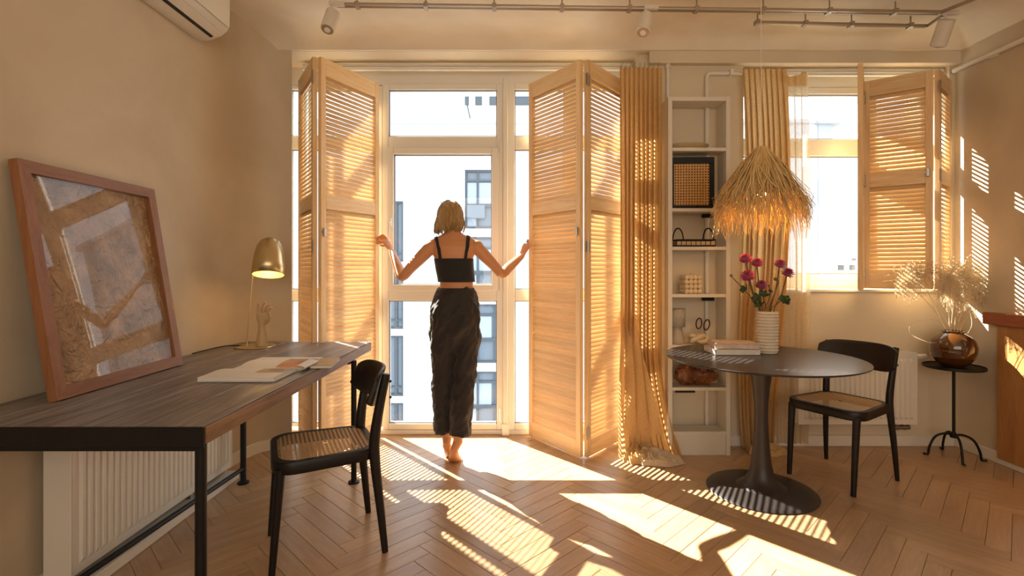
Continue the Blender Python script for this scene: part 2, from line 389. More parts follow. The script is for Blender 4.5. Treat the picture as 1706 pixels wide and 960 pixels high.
mb = MB(); mb.box((-.915, 3.745, 1.55), (-.89, 3.767, 1.62), .004); mb.tube([(-.902, 3.745, 1.585), (-.902, 3.715, 1.585), (-.902, 3.71, 1.575), (-.902, 3.71, 1.46)], [.008, .008, .009, .007])
mb.build('window_handle', M['wframe'], w1, world=True, smooth=True)
w2 = bpy.data.objects.new('window_2', None); C.objects.link(w2); w2['kind'] = 'structure'; w2.location = (0, 3.72, 1.095)
W2Z = [(2.19, 2.52), (1.20, 2.065)]
unitw(w2, 1.60, 1.93, W2Z, 3.72, 3.79, .05, ()); unitw(w2, 1.93, 2.62, W2Z, 3.72, 3.79, .05, ()); unitw(w2, 2.62, 3.08, W2Z, 3.72, 3.79, .055, ())
mb = MB(); mb.box((1.60, 3.725, 1.09), (3.08, 3.80, 1.15), .004); mb.box((1.60, 3.725, 2.57), (3.08, 3.80, 2.72), .004)
mb.build('window_frame', M['wframe'], w2, world=True)

# ================================================================== OUTSIDE
M['facade'] = plain('facade_render', (.56, .56, .56), .8, nz=.02, nscale=.5)
M['slatewin'] = plain('facade_window_frame', (.07, .085, .10), .5)
M['facglass'] = plain('facade_glass', (.15, .18, .22), .15, spec=.6)
M['blind'] = plain('pale_blind', (.40, .44, .50), .7)
M['greystrip'] = plain('grey_cladding', (.42, .43, .44), .8)
M['ground'] = plain('pale_street', (.24, .24, .235), .9, nz=.1, nscale=.1)
MB().box((-150, 6, -15.2), (220, 420, -15)).build('ground', M['ground'], kind='structure')
fb = thing('apartment_building', 'white rendered apartment building with dark grid windows across the street', 'building', (0, 22.6, -15))
FY = 22.6; mb = MB()
# facade wall built around the window openings
cols = [(-7.6, -4.85), (-2.10, -.42)]
pitch = 3.0
xs = [-14, -7.6, -4.85, -2.10, -.42, 14.2]
rowsL = [(4.30-pitch*k-2.70, 4.30-pitch*k) for k in range(6)]
rowsR = [(5.70-pitch*k-2.62, 5.70-pitch*k) for k in range(7)]
for x0, x1, rows in ((xs[0], xs[1], []), (xs[1], xs[2], rowsL), (xs[2], xs[3], []), (xs[3], xs[4], rowsR), (xs[4], xs[5], [])):
    z = 7.75
    for a, b in rows: mb.box((x0, FY, b), (x1, FY+.4, z)); z = a
    mb.box((x0, FY, -15), (x1, FY+.4, z))
mb.box((-14, FY+.4, -15), (14.2, FY+9, 7.6))
mb.build('wall', M['facade'], fb, world=True)
MB().box((-14.1, FY-.12, 7.75), (14.1, FY+.5, 7.95), .03).build('parapet', M['facade'], fb, world=True)
MB().box((13.62, FY-.06, -15), (14.25, FY+.3, 7.7)).build('corner_strip', M['greystrip'], fb, world=True)
MB().box((13.5, FY-.25, 7.7), (14.6, FY+.8, 7.95), .03).build('corner_cap', M['greystrip'], fb, world=True)
for (x0, x1), rows, style in ((cols[0], rowsL, 0), (cols[1], rowsR, 1)):
    for a, b in rows:
        f = MB(); t = .09
        f.box((x0, FY+.10, a), (x0+t, FY+.24, b)); f.box((x1-t, FY+.10, a), (x1, FY+.24, b)); f.box((x0, FY+.09, a), (x1, FY+.23, a+t)); f.box((x0, FY+.09, b-t), (x1, FY+.23, b))
        if style:
            xm = x0+.52; f.box((xm, FY+.105, a), (xm+t, FY+.22, b)); zt = b-.52; f.box((x0, FY+.095, zt), (x1, FY+.215, zt+t)); zl = a+.95; f.box((x0, FY+.08, zl), (x1, FY+.21, zl+.16))
            f.box((x1-.42, FY+.11, a), (x1-.42+t, FY+.205, b))
        else:
            f.box((x1-.42, FY+.105, a), (x1-.42+t*1.6, FY+.22, b)); f.box((x0, FY+.095, a+.35), (x1, FY+.215, a+.42)); f.box((x0+1.2, FY+.11, a), (x0+1.3, FY+.21, b))
        wn = f.build('window', M['slatewin'], fb, world=True)
        MB().box((x0, FY+.2, a), (x1, FY+.22, b)).build('pane', M['facglass'], wn, world=True)
        if style: MB().box((x0+.08, FY+.16, a+1.1), (x1-.5, FY+.19, b-.55)).build('blind', M['blind'], wn, world=True); MB().box((x0+.08, FY+.16, a+.1), (x0+.5, FY+.19, a+.93)).build('blind', M['blind'], wn, world=True)
acb = MB().box((-1.98, FY-.3, 3.5), (-1.2, FY-.02, 4.1), .03); acb.build('condenser', M['facglass'], fb, world=True)
pb = thing('rooftop_storey', 'white set-back rooftop storey above the parapet across the street', 'building', (0, 27, 7.6))
MB().box((-5.5, 27, 7.5), (12, 31, 11.2)).build('wall', M['facade'], pb, world=True)
for x0, x1 in ((-2.5, -2.3), (-1.95, -1.6), (-1.2, -.7), (-.1, .95)): MB().box((x0, 26.93, 10.0), (x1, 27.02, 10.45)).build('window', M['slatewin'], pb, world=True)
MB().tube([(-2.4, 26.6, 10.1), (-2.0, 26.6, 8.3)], .03).build('cable', M['slatewin'], pb, world=True)
for x, y, wx, h, lab in ((78, 120, 9, 3.2, 'small grey block on the skyline, left one seen through the right window'), (90, 130, 7, 5.0, 'taller grey block on the skyline beside the window shutter'), (70, 100, 30, .7, 'long low grey roof on the skyline under the far blocks')):
    t = thing('distant_building', lab, 'building', (x, y, -15))
    MB().box((x-wx/2, y, -15), (x+wx/2, y+10, h)).build('wall', M['greystrip'], t, world=True)
    q = MB(); 
    for i in range(3): q.box((x-wx/2+wx*(.1+.3*i), y-.1, h-2), (x-wx/2+wx*(.25+.3*i), y+.1, h-.8))
    q.build('window', M['slatewin'], t, world=True); MB().box((x-wx/2-.3, y-.3, h), (x+wx/2+.3, y+10, h+.25)).build('roof', M['facade'], t, world=True)
t = thing('low_building', 'pale flat-roofed building below eye level beyond the right window', 'building', (60, 60, -15))
MB().box((30, 60, -15), (80, 95, -1.5)).build('wall', M['facade'], t, world=True); MB().box((29.5, 59.5, -1.5), (80.5, 95, -1.2)).build('roof', M['facade'], t, world=True)
# ================================================================== SHUTTERS
def leaf_meshes(w_, h, mid, nm):
    st, th = .043, .030
    f = MB()
    f.box((.002, -th/2, 0), (st, th/2, h), .002); f.box((w_-st, -th/2, 0), (w_-.002, th/2, h), .002)
    r = f.mark(M['pine']); r.box((st, -th/2, 0), (w_-st, th/2, .11), .002); r.box((st, -th/2, h-.11), (w_-st, th/2, h), .002)
    for m_ in mid: r.box((st, -th/2, m_-.045), (w_-st, th/2, m_+.045), .002)
    fr = f.mesh('shutter_leaf', M['pinev']); rr = None
    s = MB(); s.T = Matrix.Rotation(R(55.5), 4, 'X'); s.box((st-.004, -.0188, -.0018), (w_-st+.004, .0188, .0018), .0007)
    sl = s.mesh('slat', M['pine'])
    zs = []; edges = [.11]+[q for m_ in mid for q in (m_-.045, m_+.045)]+[h-.11]
    for a, b in zip(edges[::2], edges[1::2]):
        n = round((b-a)/.0285); zs += [a+(i+.5)*(b-a)/n for i in range(n)]
    return fr, rr, sl, zs
hm = MB(); hm.tube([(0, 0, -.045), (0, 0, .045)], .006); hm.box((-.022, -.002, -.035), (.022, .002, .035)); HINGE = hm.mesh('hinge', M['steel'], True)
km = MB(); km.box((-.010, -.020, -.028), (.010, -.004, .028), .003); km.box((-.016, -.010, -.008), (.004, 0, .008)); KNOB = km.mesh('latch', M['steel'])
def leaf(par, a, b, z0, h, mid, latch=None, hinges=('b',), hz=None):
    a, b = Vector(a), Vector(b); w_ = (b-a).length; fr, rr, sl, zs = leaf_meshes(w_, h, mid, '')
    o = bpy.data.objects.new('shutter_leaf', fr); C.objects.link(o); o.parent = par
    base = chain(par).translation; o.location = (a.x-base.x, a.y-base.y, z0-base.z); o.rotation_euler = (0, 0, math.atan2(b.y-a.y, b.x-a.x))
    for z in zs: inst('slat', sl, o, (0, 0, z))
    for e in hinges:
        for z in hz or (.16*h/2.6, h*.53, h*.95): inst('hinge', HINGE, o, (w_ if e == 'b' else 0, -.016, z))
    if latch: inst('latch', KNOB, o, (latch[0] if latch[0] > 0 else w_+latch[0], -.014, latch[1]))
    return o
S1 = thing('folding_shutter', 'tall pine louvered folding shutter left of the woman, from ceiling rail to floor', 'shutter', (-1.25, 3.25, 0), 0, None)
H1, Z1 = 2.585, .012
leaf(S1, (-1.530, 3.665), (-1.262, 3.25), Z1, H1, (1.66,), hinges=('b',))
leaf(S1, (-1.235, 3.25), (-.985, 3.73), Z1, H1, (1.66,), latch=(.025, 1.46), hinges=())
S2 = thing('folding_shutter', 'tall pine louvered folding shutter right of the woman beside the long linen curtain', 'shutter', (.465, 3.3, 0))
leaf(S2, (.133, 3.735), (.455, 3.30), Z1, H1, (1.66,), latch=(-.025, 1.47), hinges=())
leaf(S2, (.480, 3.30), (.835, 3.715), Z1, H1, (1.66,), hinges=('a',))
S3 = thing('folding_shutter', 'short pine louvered folding shutter on the right window above the radiator', 'shutter', (2.78, 3.34, 1.105))
H3, Z3 = 1.445, 1.103; hz = (.09, .75, 1.33)
leaf(S3, (2.215, 3.225), (2.452, 3.555), Z3, H3, (.745,), hinges=('b',), hz=hz)
leaf(S3, (2.462, 3.565), (2.772, 3.335), Z3, H3, (.745,), latch=(-.03, .77), hinges=(), hz=hz)
leaf(S3, (2.795, 3.335), (3.050, 3.540), Z3, H3, (.745,), hinges=('a',), hz=hz)

# ================================================================== DESK and what is on it
DH = .765
dk = thing('desk', 'long dark weathered plank desk on black steel legs along the left wall', 'desk', (-1.35, 2.4, 0))
# five boards; the back board follows the rounded corner
edges = [-.92, -1.10, -1.275, -1.45, -1.60]
by0, by1 = 1.512, 3.30
deskb = MB()
for i, (a, b) in enumerate(zip(edges[:-1], edges[1:])):
    q = MB().box((b+.0008, by0, DH-.058), (a-.0008, by1, DH+random.uniform(-.0016, 0)), .0009)
    q.build('board', M['desk'] if i else M['deskedge2'] if 'deskedge2' in M else M['desk'], dk, world=True)
back = [(x+.012, y) for x, y in LWs if by0 < y < by1-.01]; back = [(-1.781, by0)]+back
pts = [(-1.6012, by0), (-1.6012, by1), (min(-1.61, back[-1][0]+.02), by1)]+back[::-1]
MB().prism(pts, DH-.058, DH-.001).build('board', M['desk'], dk, world=True)
MB().box((-.9195, by0+.004, DH-.056), (-.913, by1-.004, DH-.004), .002).build('front_edge', M['deskedge'], dk, world=True, label='brown sawn front edge of the desk top')
mb = MB(); mb.box((-1.775, by0-.008, DH-.064), (-.915, by0, DH-.002), .002); mb.box((-1.75, by0-.002, DH-.075), (-.93, by0+.035, DH-.060))
mb.build('end_profile', M['black'], dk, world=True); MB().box((-1.60, 2.90, DH-.075), (-.93, 2.935, DH-.058)).build('cross_bar', M['black'], dk, world=True)
for x, y in ((-.936, by0+.014), (-1.60, by0+.010), (-.915, 2.935), (-1.55, 2.925)):
    q = MB(); q.tube([(x, y, .01), (x, y, DH-.06)], .016, 12); q.lathe([(.032, 0), (.032, .008), (.02, .014)], 16, (x, y)); q.build('leg', M['black'], dk, True, world=True)
mb = MB(); mb.tube([(-1.60, by0, .10), (-1.55, 2.92, .085)], .012, 10); mb.tube([(-1.56, 2.925, .085), (-1.55, 2.925, .085)], .022, 10); mb.build('stretcher', M['black'], dk, True, world=True)

# framed kraft paper behind a slightly wavy glazing
fA, fB = Vector((-1.622, 1.786, DH)), Vector((-1.634, 2.487, DH)); fT = Vector((-1.762, 1.786, 1.618))
U = (fB-fA); fw = U.length; U.normalize(); Vv = (fT-fA); Vv = (Vv-U*Vv.dot(U)); fh = .868; Vv.normalize(); Nn = U.cross(Vv).normalized()
if Nn.x < 0: Nn = -Nn
FM = Matrix((( U.x, Nn.x, Vv.x, fA.x), (U.y, Nn.y, Vv.y, fA.y), (U.z, Nn.z, Vv.z, fA.z), (0, 0, 0, 1)))
pf = thing('picture_frame', 'walnut framed crumpled brown paper picture leaning on the wall on the desk', 'picture', tuple(fA))
def fbuild(mb, *a, **k):
    mb.v = [tuple(FM @ Vector(p)) for p in mb.v]; return mb.build(*a, world=True, **k)
B_ = .045
q = MB().loft([[(0, -.012, 0), (0, .022, 0), (B_, .022, B_), (B_, -.012, B_)], [(fw, -.012, 0), (fw, .022, 0), (fw-B_, .022, B_), (fw-B_, -.012, B_)]]); fbuild(q, 'frame_bar', M['frame'], pf)
q = MB().loft([[(0, -.012, fh), (0, .022, fh), (B_, .022, fh-B_), (B_, -.012, fh-B_)], [(fw, -.012, fh), (fw, .022, fh), (fw-B_, .022, fh-B_), (fw-B_, -.012, fh-B_)]]); fbuild(q, 'frame_bar', M['frame'], pf)
M['framev'] = wood('walnut_frame_upright', (.20, .075, .028), (.28, .115, .045), (.34, .15, .065), (10, 10, 1), 4, .45, .06, .2)
for x, xi in ((0, B_), (fw, fw-B_)):
    q = MB().loft([[(x, -.012, 0), (x, .022, 0), (xi, .022, B_), (xi, -.012, B_)], [(x, -.012, fh), (x, .022, fh), (xi, .022, fh-B_), (xi, -.012, fh-B_)]]); fbuild(q, 'frame_bar', M['framev'], pf)
def crum(u, v):
    p = Vector((u*8.5, v*10, 3)); n1 = noise.fractal(p, 1, 2, 4); n2 = 1-abs(noise.noise(p*1.1+Vector((9, 2, 5))))*2; n3 = 1-abs(noise.noise(p*2.6))*2
    return (.01+u*(fw-.02), -.0035+.012*(.5*n1+.5*n2*n2*.7+.25*n3*n3-.5), .01+v*(fh-.02))
M['tan_'] = plain('backing_board', (.35, .25, .16), .8)
M['kraft'] = plain('crumpled_kraft_paper', (.44, .275, .15), .5, nz=.25, nscale=9)
nt_ = M['kraft'].node_tree; vo_ = N(nt_, 'ShaderNodeTexVoronoi', feature='DISTANCE_TO_EDGE'); vo_.inputs['Scale'].default_value = 15; no_ = N(nt_, 'ShaderNodeTexNoise'); no_.inputs['Scale'].default_value = 9; no_.inputs['Detail'].default_value = 6; no_.inputs['Distortion'].default_value = .4
tc_ = N(nt_, 'ShaderNodeTexCoord'); mv_ = N(nt_, 'ShaderNodeMix', data_type='VECTOR'); mv_.inputs[0].default_value = .25; nt_.links.new(tc_.outputs['Object'], no_.inputs['Vector']); nt_.links.new(tc_.outputs['Object'], mv_.inputs[4]); nt_.links.new(no_.outputs['Color'], mv_.inputs[5]); nt_.links.new(mv_.outputs[1], vo_.inputs['Vector'])
ad_ = N(nt_, 'ShaderNodeMath', operation='ADD'); nt_.links.new(vo_.outputs[0], ad_.inputs[0]); mu_ = N(nt_, 'ShaderNodeMath', operation='MULTIPLY'); mu_.inputs[1].default_value = .35; nt_.links.new(no_.outputs[0], mu_.inputs[0]); nt_.links.new(mu_.outputs[0], ad_.inputs[1]); bump(nt_, nt_.nodes['Principled BSDF'], ad_.outputs[0], 1, .03)
fbuild(MB().box((.006, -.0138, .006), (fw-.006, -.0125, fh-.006)), 'backing', M['tan_'], pf)
fbuild(MB().grid(crum, 110, 130), 'crumpled_paper', M['kraft'], pf, smooth=True)
def gl(u, v):
    return (.02+u*(fw-.04), .0125+.0065*(1-(2*u-1)**2)*(.6+.4*(1-(2*v-1)**2))+.0005*math.sin(u*6+v*4.1), .02+v*(fh-.04))
M['picglass'] = glassm('picture_glazing', (1, 1, 1), 1.5)
fbuild(MB().grid(gl, 24, 24), 'glazing', M['picglass'], pf, smooth=True)

# brass lamp
LX, LY = -1.555, 3.07
lp = thing('table_lamp', 'brass table lamp with a domed shade at the far end of the desk', 'lamp', (LX, LY, DH))
MB().lathe([(.112, 0), (.114, .003), (.112, .007), (.02, .0085)], 40).build('base', M['brass'], lp, True)
s0 = Vector((-.045, -.01, .008)); s1 = Vector((-.004, -.01, .50))
MB().tube([s0, s1], .0045, 10).build('pole', M['brass'], lp, True)
sh = [(.092, .435), (.090, .50), (.084, .56), (.074, .61), (.055, .645), (.030, .662), (.004, .668)]; sx = .083
M_ = MB(); M_.T = Matrix.Translation((sx, 0, 0)) @ Matrix.Translation((0, 0, .5)) @ Matrix.Rotation(R(-4), 4, 'Y') @ Matrix.Rotation(R(-15), 4, 'X') @ Matrix.Translation((0, 0, -.5)); M_.lathe(sh, 40, cap=False)
so = M_.build('lamp_shade', M['brass'], lp, True); solid(so, .003, -1)
M_ = MB(); M_.T = Matrix.Translation((sx, 0, 0)) @ Matrix.Translation((0, 0, .5)) @ Matrix.Rotation(R(-4), 4, 'Y') @ Matrix.Rotation(R(-15), 4, 'X') @ Matrix.Translation((0, 0, -.5)); M_.lathe([(r-.005, z-.001) for r, z in sh[:-1]]+[(.004, .655)], 32, cap=False); M_.build('shade_lining', M['brassin'], lp, True)
M['bulb'] = plain('lit_bulb', (1, .8, .4), .4, emit=(1, .66, .28), es=20)
M_ = MB().ball((sx, 0, .50), .028, 16, 10); M_.build('bulb', M['bulb'], lp, True)
d = bpy.data.lights.new('lamp_glow', 'POINT'); d.energy = .5; d.color = (1, .62, .2); d.shadow_soft_size = .03; o = bpy.data.objects.new('lamp_glow', d); C.objects.link(o); o.location = (LX+sx, LY, DH+.455)
cordp = spline([(LX-.06, LY+.02, DH+.009), (-1.63, 3.075, DH+.006), (-1.69, 3.0, DH+.016), (-1.745, 2.87, DH+.008), (-1.765, 2.80, DH+.003)], 8)
MB().tube(cordp, .003, 8).build('power_cord', M['black'], lp, True, world=True)

# wooden mannequin hand
HX, HY = -1.508, 3.055
hd = thing('wooden_hand', 'pale wooden mannequin hand standing on the brass lamp base', 'ornament', (HX, HY, DH+.0085), R(10))
M['handwood'] = wood('limewood', (.40, .26, .12), (.48, .33, .17), (.54, .39, .21), (8, 8, 1), 4, .5, .03, .05)
MB().loft([[(rx*math.cos(a)+dx, ry*math.sin(a), z) for a in [2*PI*k/20 for k in range(20)]] for z, rx, ry, dx in
    ((0, .032, .026, 0), (.04, .030, .025, .001), (.085, .024, .019, .002), (.115, .020, .015, .001), (.135, .022, .014, .001), (.165, .031, .014, .002), (.19, .034, .013, .003), (.20, .030, .010, .003))]).build('palm', M['handwood'], hd, True)
for (x0, ln, tx, ben, ry) in ((-.022, .068, -.10, .30, 0), (-.007, .078, .25, .55, .0), (.009, .074, .55, .8, .0), (.024, .058, .85, .95, 0)):
    p = Vector((x0+.003, 0, .190)); P = [p]; a = tx*.5
    for k, l in enumerate((.45, .32, .23)):
        q = P[-1]+Vector((math.sin(a), -.10*k, math.cos(a)))*ln*l; P.append(q); a += ben*.45
    MB().tube(spline(P, 4), [.0075-.003*i/12 for i in range(13)], 10).build('finger', M['handwood'], hd, True)
MB().tube(spline([(.022, -.004, .135), (.043, -.012, .155), (.050, -.016, .178), (.045, -.018, .198)], 4), [.010]*5+[.008]*5+[.006]*3, 10).build('thumb', M['handwood'], hd, True)

# open magazine and tan notebook
M['paper'] = plain('white_paper', (.74, .70, .63), .55, nz=.02, nscale=8)
M['print'] = plain('printed_photo_brown', (.36, .24, .15), .5, nz=.35, nscale=18)
M['print2'] = plain('printed_plant_dark', (.18, .13, .08), .5, nz=.4, nscale=40)
M['orange'] = plain('printed_photo_orange', (.45, .17, .06), .5, nz=.4, nscale=14)
bk = thing('open_magazine', 'open white magazine with brown photographs lying on the desk', 'magazine', (-1.13, 2.38, DH))
def page(near):
    def f(u, v):
        x = -.165+.33*u+(-.04 if not near else 0)*0
        if near: return (-.335+.01+u*.31+(1-v)*.0, 0, 0)
        return (0, 0, 0)
    return f
xl, xr = -1.30, -.985
def pg(y0, y1, xo, hump):
    def f(u, v):   # v 0 at the spine
        y = y0+(y1-y0)*v; z = DH+.004+hump*(math.sin(min(1, v*1.6)*PI*.62)*.9+.1)*(1-.25*v)
        return (xl+xo+u*(xr-xl)+.02*v*0, y, z)
    return f
for y1, xo, nm in ((2.105, -.005, 0), (2.60, .02, 1)):
    f = pg(2.36, y1, xo, .020)
    top = MB(); top.grid(f, 8, 18)
    # page block: the same surface with depth down to the desk
    n = len(top.v); cols_ = 9
    rings = []
    for j in range(19):
        row = top.v[j*cols_:(j+1)*cols_]; rings.append([row[0], row[-1], (row[-1][0], row[-1][1], DH+.001), (row[0][0], row[0][1], DH+.001)])
    MB().loft(rings).build('page_block', M['paper'], bk, 40, world=True)
    def onp(u0, u1, v0, v1, m, name):
        def g(u, v): p = f(u0+(u1-u0)*u, v0+(v1-v0)*v); return (p[0], p[1], p[2]+.0008)
        MB().grid(g, 4, 6).build(name, M[m], bk, True, world=True)
    if nm == 0: onp(.60, .995, .12, .62, 'print', 'printed_photo'); onp(.72, .93, .18, .50, 'print2', 'printed_photo')
    else: onp(.55, 1.0, .05, .75, 'orange', 'printed_photo')
MB().grid(lambda u, v: (-.975+.035*math.sin(u*PI)*(1+.3*v), 2.30+.14*v, DH+.006+.028*math.sin(u*PI*.5+.5)*u+.006*v), 8, 4).build('curled_page', M['paper'], bk, True, world=True)
for i in range(3): MB().box((xl-.004, 2.1+.001*i, DH+.0004+i*.002), (xr+.002, 2.60, DH+.001+i*.002)).build('cover', M['paper'], bk, world=True)
nb = thing('notebook', 'small tan notebook lying under the curled edge of the magazine', 'book', (-.97, 2.47, DH))
M['tan'] = plain('tan_card', (.52, .36, .20), .6, nz=.08, nscale=12)
q = MB(); q.T = Matrix.Translation((-.965, 2.48, 0)) @ Matrix.Rotation(R(8), 4, 'Z'); q.box((-.0, -.10, DH+.001), (.10, .11, DH+.003), .0005); q.box((0, -.10, DH+.013), (.10, .11, DH+.0155), .0005); q.build('cover', M['tan'], nb, world=True)
q = MB(); q.T = Matrix.Translation((-.965, 2.48, 0)) @ Matrix.Rotation(R(8), 4, 'Z'); q.box((.002, -.098, DH+.003), (.098, .108, DH+.013)); q.build('page_block', M['paper'], nb, world=True)

# ================================================================== RADIATORS
def radiator(name, label, o, rz, L, H, dep, nr):
    t = thing(name, label, 'radiator', o, rz)
    def front(y, ny):       # pressed panel with vertical ridges; faces -y
        xs_ = []; pit = (L-.05)/nr
        for i in range(nr):
            x = .025+i*pit; xs_ += [(x, 0), (x+pit*.30, 0), (x+pit*.42, .011), (x+pit*.88, .011)]
        xs_ += [(L-.025, 0)]
        mb = MB(); ns = [(0, 0)]+xs_+[(L, 0)]
        zz = [0, .035, .05, H-.05, H-.035, H]
        rings = []
        for k, z in enumerate(zz): rings.append([(x, y-(d if 2 <= k <= 3 else 0), z) for x, d in ns])
        mb.loft(rings, False, False); return mb
    front(0, 1).build('front_panel', M['radiator'], t, 30)
    MB().box((0, .004, 0), (L, .012, H), .001).build('back_panel', M['radiator'], t)
    for e in (-.006, L): MB().box((e, -.004, -.002), (e+.006, dep, H+.004), .002).build('side_cover', M['radiator'], t)
    q = MB(); q.box((0, .0, H), (L, .008, H+.005)); q.box((0, dep-.008, H), (L, dep, H+.005))
    for i in range(int(L/.022)): q.box((i*.022+.006, .008, H), (i*.022+.014, dep-.008, H+.004))
    q.build('top_grille', M['radiator'], t)
    MB().box((.004, dep-.012, .01), (L-.004, dep-.004, H-.01)).build('rear_panel', M['radiator'], t)
    return t
# left: under the desk; local x runs towards the camera
rl = radiator('radiator', 'large white panel radiator under the long desk', (-1.652, 2.985, .075), R(-90), 1.085, .585, .10, 31)
rl.rotation_euler = (0, 0, R(-90)); 
# a panel facing +X: rotate so that local -y points to +X
rl.rotation_euler = (0, 0, R(90)); rl.location = (-1.652, 1.90, .075)
q = MB(); q.tube([(-1.70, 1.885, .60), (-1.70, 1.86, .60)], .016, 14); q.tube([(-1.70, 1.86, .60), (-1.70, 1.845, .60)], .022, 14); q.build('valve', M['steel'], rl, True, world=True)
MB().box((-1.77, 1.90, 0), (-1.612, 3.0, .045), .004).build('trim_6', M['white'], kind='structure')
for y in (2.62, 2.70): MB().box((-1.70, y, .045), (-1.66, y+.02, .078)).build('pipe_stub', M['steel'], rl, world=True)
rr = radiator('radiator', 'white panel radiator below the right window behind the black chair', (1.96, 3.462, .175), 0, .80, .485, .075, 22)
q = MB(); q.tube([(2.765, 3.50, .63), (2.79, 3.50, .63)], .014, 14); q.build('valve', M['steel'], rr, True, world=True)
q = MB(); q.tube([(2.79, 3.50, .63), (2.85, 3.50, .632)], [.019, .021], 16); q.build('thermostat_head', M['white'], rr, True, world=True)
q = MB(); q.tube([(2.66, 3.50, .175), (2.66, 3.50, .135), (2.66, 3.56, .135)], .012, 10); q.tube([(2.71, 3.50, .175), (2.71, 3.50, .135), (2.71, 3.56, .135)], .012, 10); q.tube([(2.63, 3.50, .145), (2.74, 3.50, .145)], .016, 10); q.build('pipe_stub', M['steel'], rr, True, world=True)

# ================================================================== CHAIRS
def make_chair(label):
    t = thing('dining_chair', label, 'chair')
    SH = .455
    def seat_out(s, r=.09):
        pts = []; W0, W1, D0, D1 = .215, .195, -.225, .205
        for cx, cy, a0 in ((W0-r, D0+r, -90), (W1-r, D1-r, 0), (-W1+r, D1-r, 90), (-W0+r, D0+r, 180)):
            for k in range(9):
                a = R(a0+k*90/8); pts.append((cx+(r)*math.cos(a), cy+(r)*math.sin(a)))
        return [(x*s if s != 1 else x, (y+.01)*s-.01 if s != 1 else y) for x, y in pts]
    o = seat_out(1); i_ = seat_out(.87)
    MB().loft([[(x*.985, y*.985, SH-.05) for x, y in o], [(x, y, SH-.04) for x, y in o], [(x, y, SH-.006) for x, y in o], [(x*.985, y*.985, SH) for x, y in o], [(x, y, SH) for x, y in i_], [(x*.98, y*.98, SH-.05) for x, y in i_], [(x*.985, y*.985, SH-.05) for x, y in o]], False).build('seat_frame', M['chair'], t, 40)
    cs = MB(); n = len(i_); rings = []
    for s, z in ((1.02, SH-.001), (.8, SH-.003), (.45, SH-.005), (.05, SH-.006)): rings.append([(x*s, y*s, z) for x, y in i_])
    cs.loft(rings, False).build('cane_seat', M['cane'], t, True)
    for s in (-1, 1):
        MB().tube([(s*.178, -.222, 0), (s*.180, -.19, SH-.03)], [.0135, .020], 14).build('leg', M['chair'], t, True)
        P = spline([(s*.200, .225, 0), (s*.192, .205, .20), (s*.180, .185, .40), (s*.178, .185, .50), (s*.185, .205, .64), (s*.192, .232, .775)], 6)
        MB().tube(P, [.0135+.010*min(1, k/13) if k < 18 else .0235-.006*(k-18)/12 for k in range(len(P))], 14, flat=.8).build('leg', M['chair'], t, True)
    def back(u, v):
        a = (u-.5)*2; x = a*.222; ed = (1-abs(a)**6)
        z = .625+.165*v; hh = .5+(v-.5)*(.55+.45*ed); z = .628+.16*hh
        return (x, .228+.04*(v-.3)-.075*a*a, z)
    b_ = MB().grid(back, 28, 8).build('backrest', M['chair'], t, True); solid(b_, .016)
    m = b_.modifiers.new('bev', 'BEVEL'); m.width = .004; m.segments = 2
    q = MB()
    for s in (-1, 1):
        for z in (.67, .74): q.ball((s*.19, .25, z), .006, 8, 6)
    q.build('screw', M['black'], t, True)
    return t
ch1 = make_chair('black bentwood chair with cane seat pushed up to the long desk')
ch2 = dup(ch1, (1.955, 3.02, 0), R(-59.6+0), 'black bentwood chair with cane seat behind the round table')
ch1.location = (-.843, 2.293, 0); ch1.rotation_euler = (0, 0, R(-64))

# ================================================================== ROUND TABLE
TX, TY, TH = 1.39, 2.83, .745
tb = thing('round_table', 'round dark pedestal table in front of the white bookcase', 'table', (TX, TY, 0))
MB().lathe([(.440, TH-.022), (.500, TH-.012), (.513, TH-.006), (.513, TH-.002), (.511, TH)], 96).build('tabletop', M['tabletop'], tb, 35)
prof = [(.285, 0), (.287, .004), (.282, .008), (.22, .016), (.14, .028), (.09, .052), (.066, .09), (.054, .15), (.044, .24), (.037, .34), (.034, .42), (.037, .50), (.045, .58), (.056, .66), (.068, TH-.035), (.10, TH-.026), (.20, TH-.021)]
MB().lathe(prof[:5], 72).build('foot', M['tablebase'], tb, 40); MB().lathe([(.13, .028)]+prof[5:], 48).build('pedestal', M['tablebase'], tb, 60)
# ribbed vase and the flowers
VX, VY = 1.49, 2.965
M['ceramic'] = plain('matt_cream_ceramic', (.66, .58, .46), .55, nz=.04, nscale=30)
vs = thing('ribbed_vase', 'cream ribbed cylinder vase on the round table', 'vase', (VX, VY, TH))
prof = [(.05, 0), (.056, .004)]
for i in range(13):
    z = .012+i*.0178; prof += [(.0555, z), (.0625, z+.006), (.0625, z+.010), (.0555, z+.016)]
prof += [(.058, .243), (.054, .245), (.050, .235), (.050, .02)]
MB().lathe(prof, 40, cap=False).build('body', M['ceramic'], vs, 50); MB().lathe([(.05, .001), (.05, .02)], 32).build('base', M['ceramic'], vs)
M['petal'] = plain('magenta_petals', (.42, .006, .14), .5, nz=.35, nscale=40, sheen=.3)
M['stem'] = plain('flower_stem', (.13, .085, .03), .5, nz=.2)
M['leafm'] = plain('dark_green_leaf', (.035, .07, .02), .5, nz=.3)
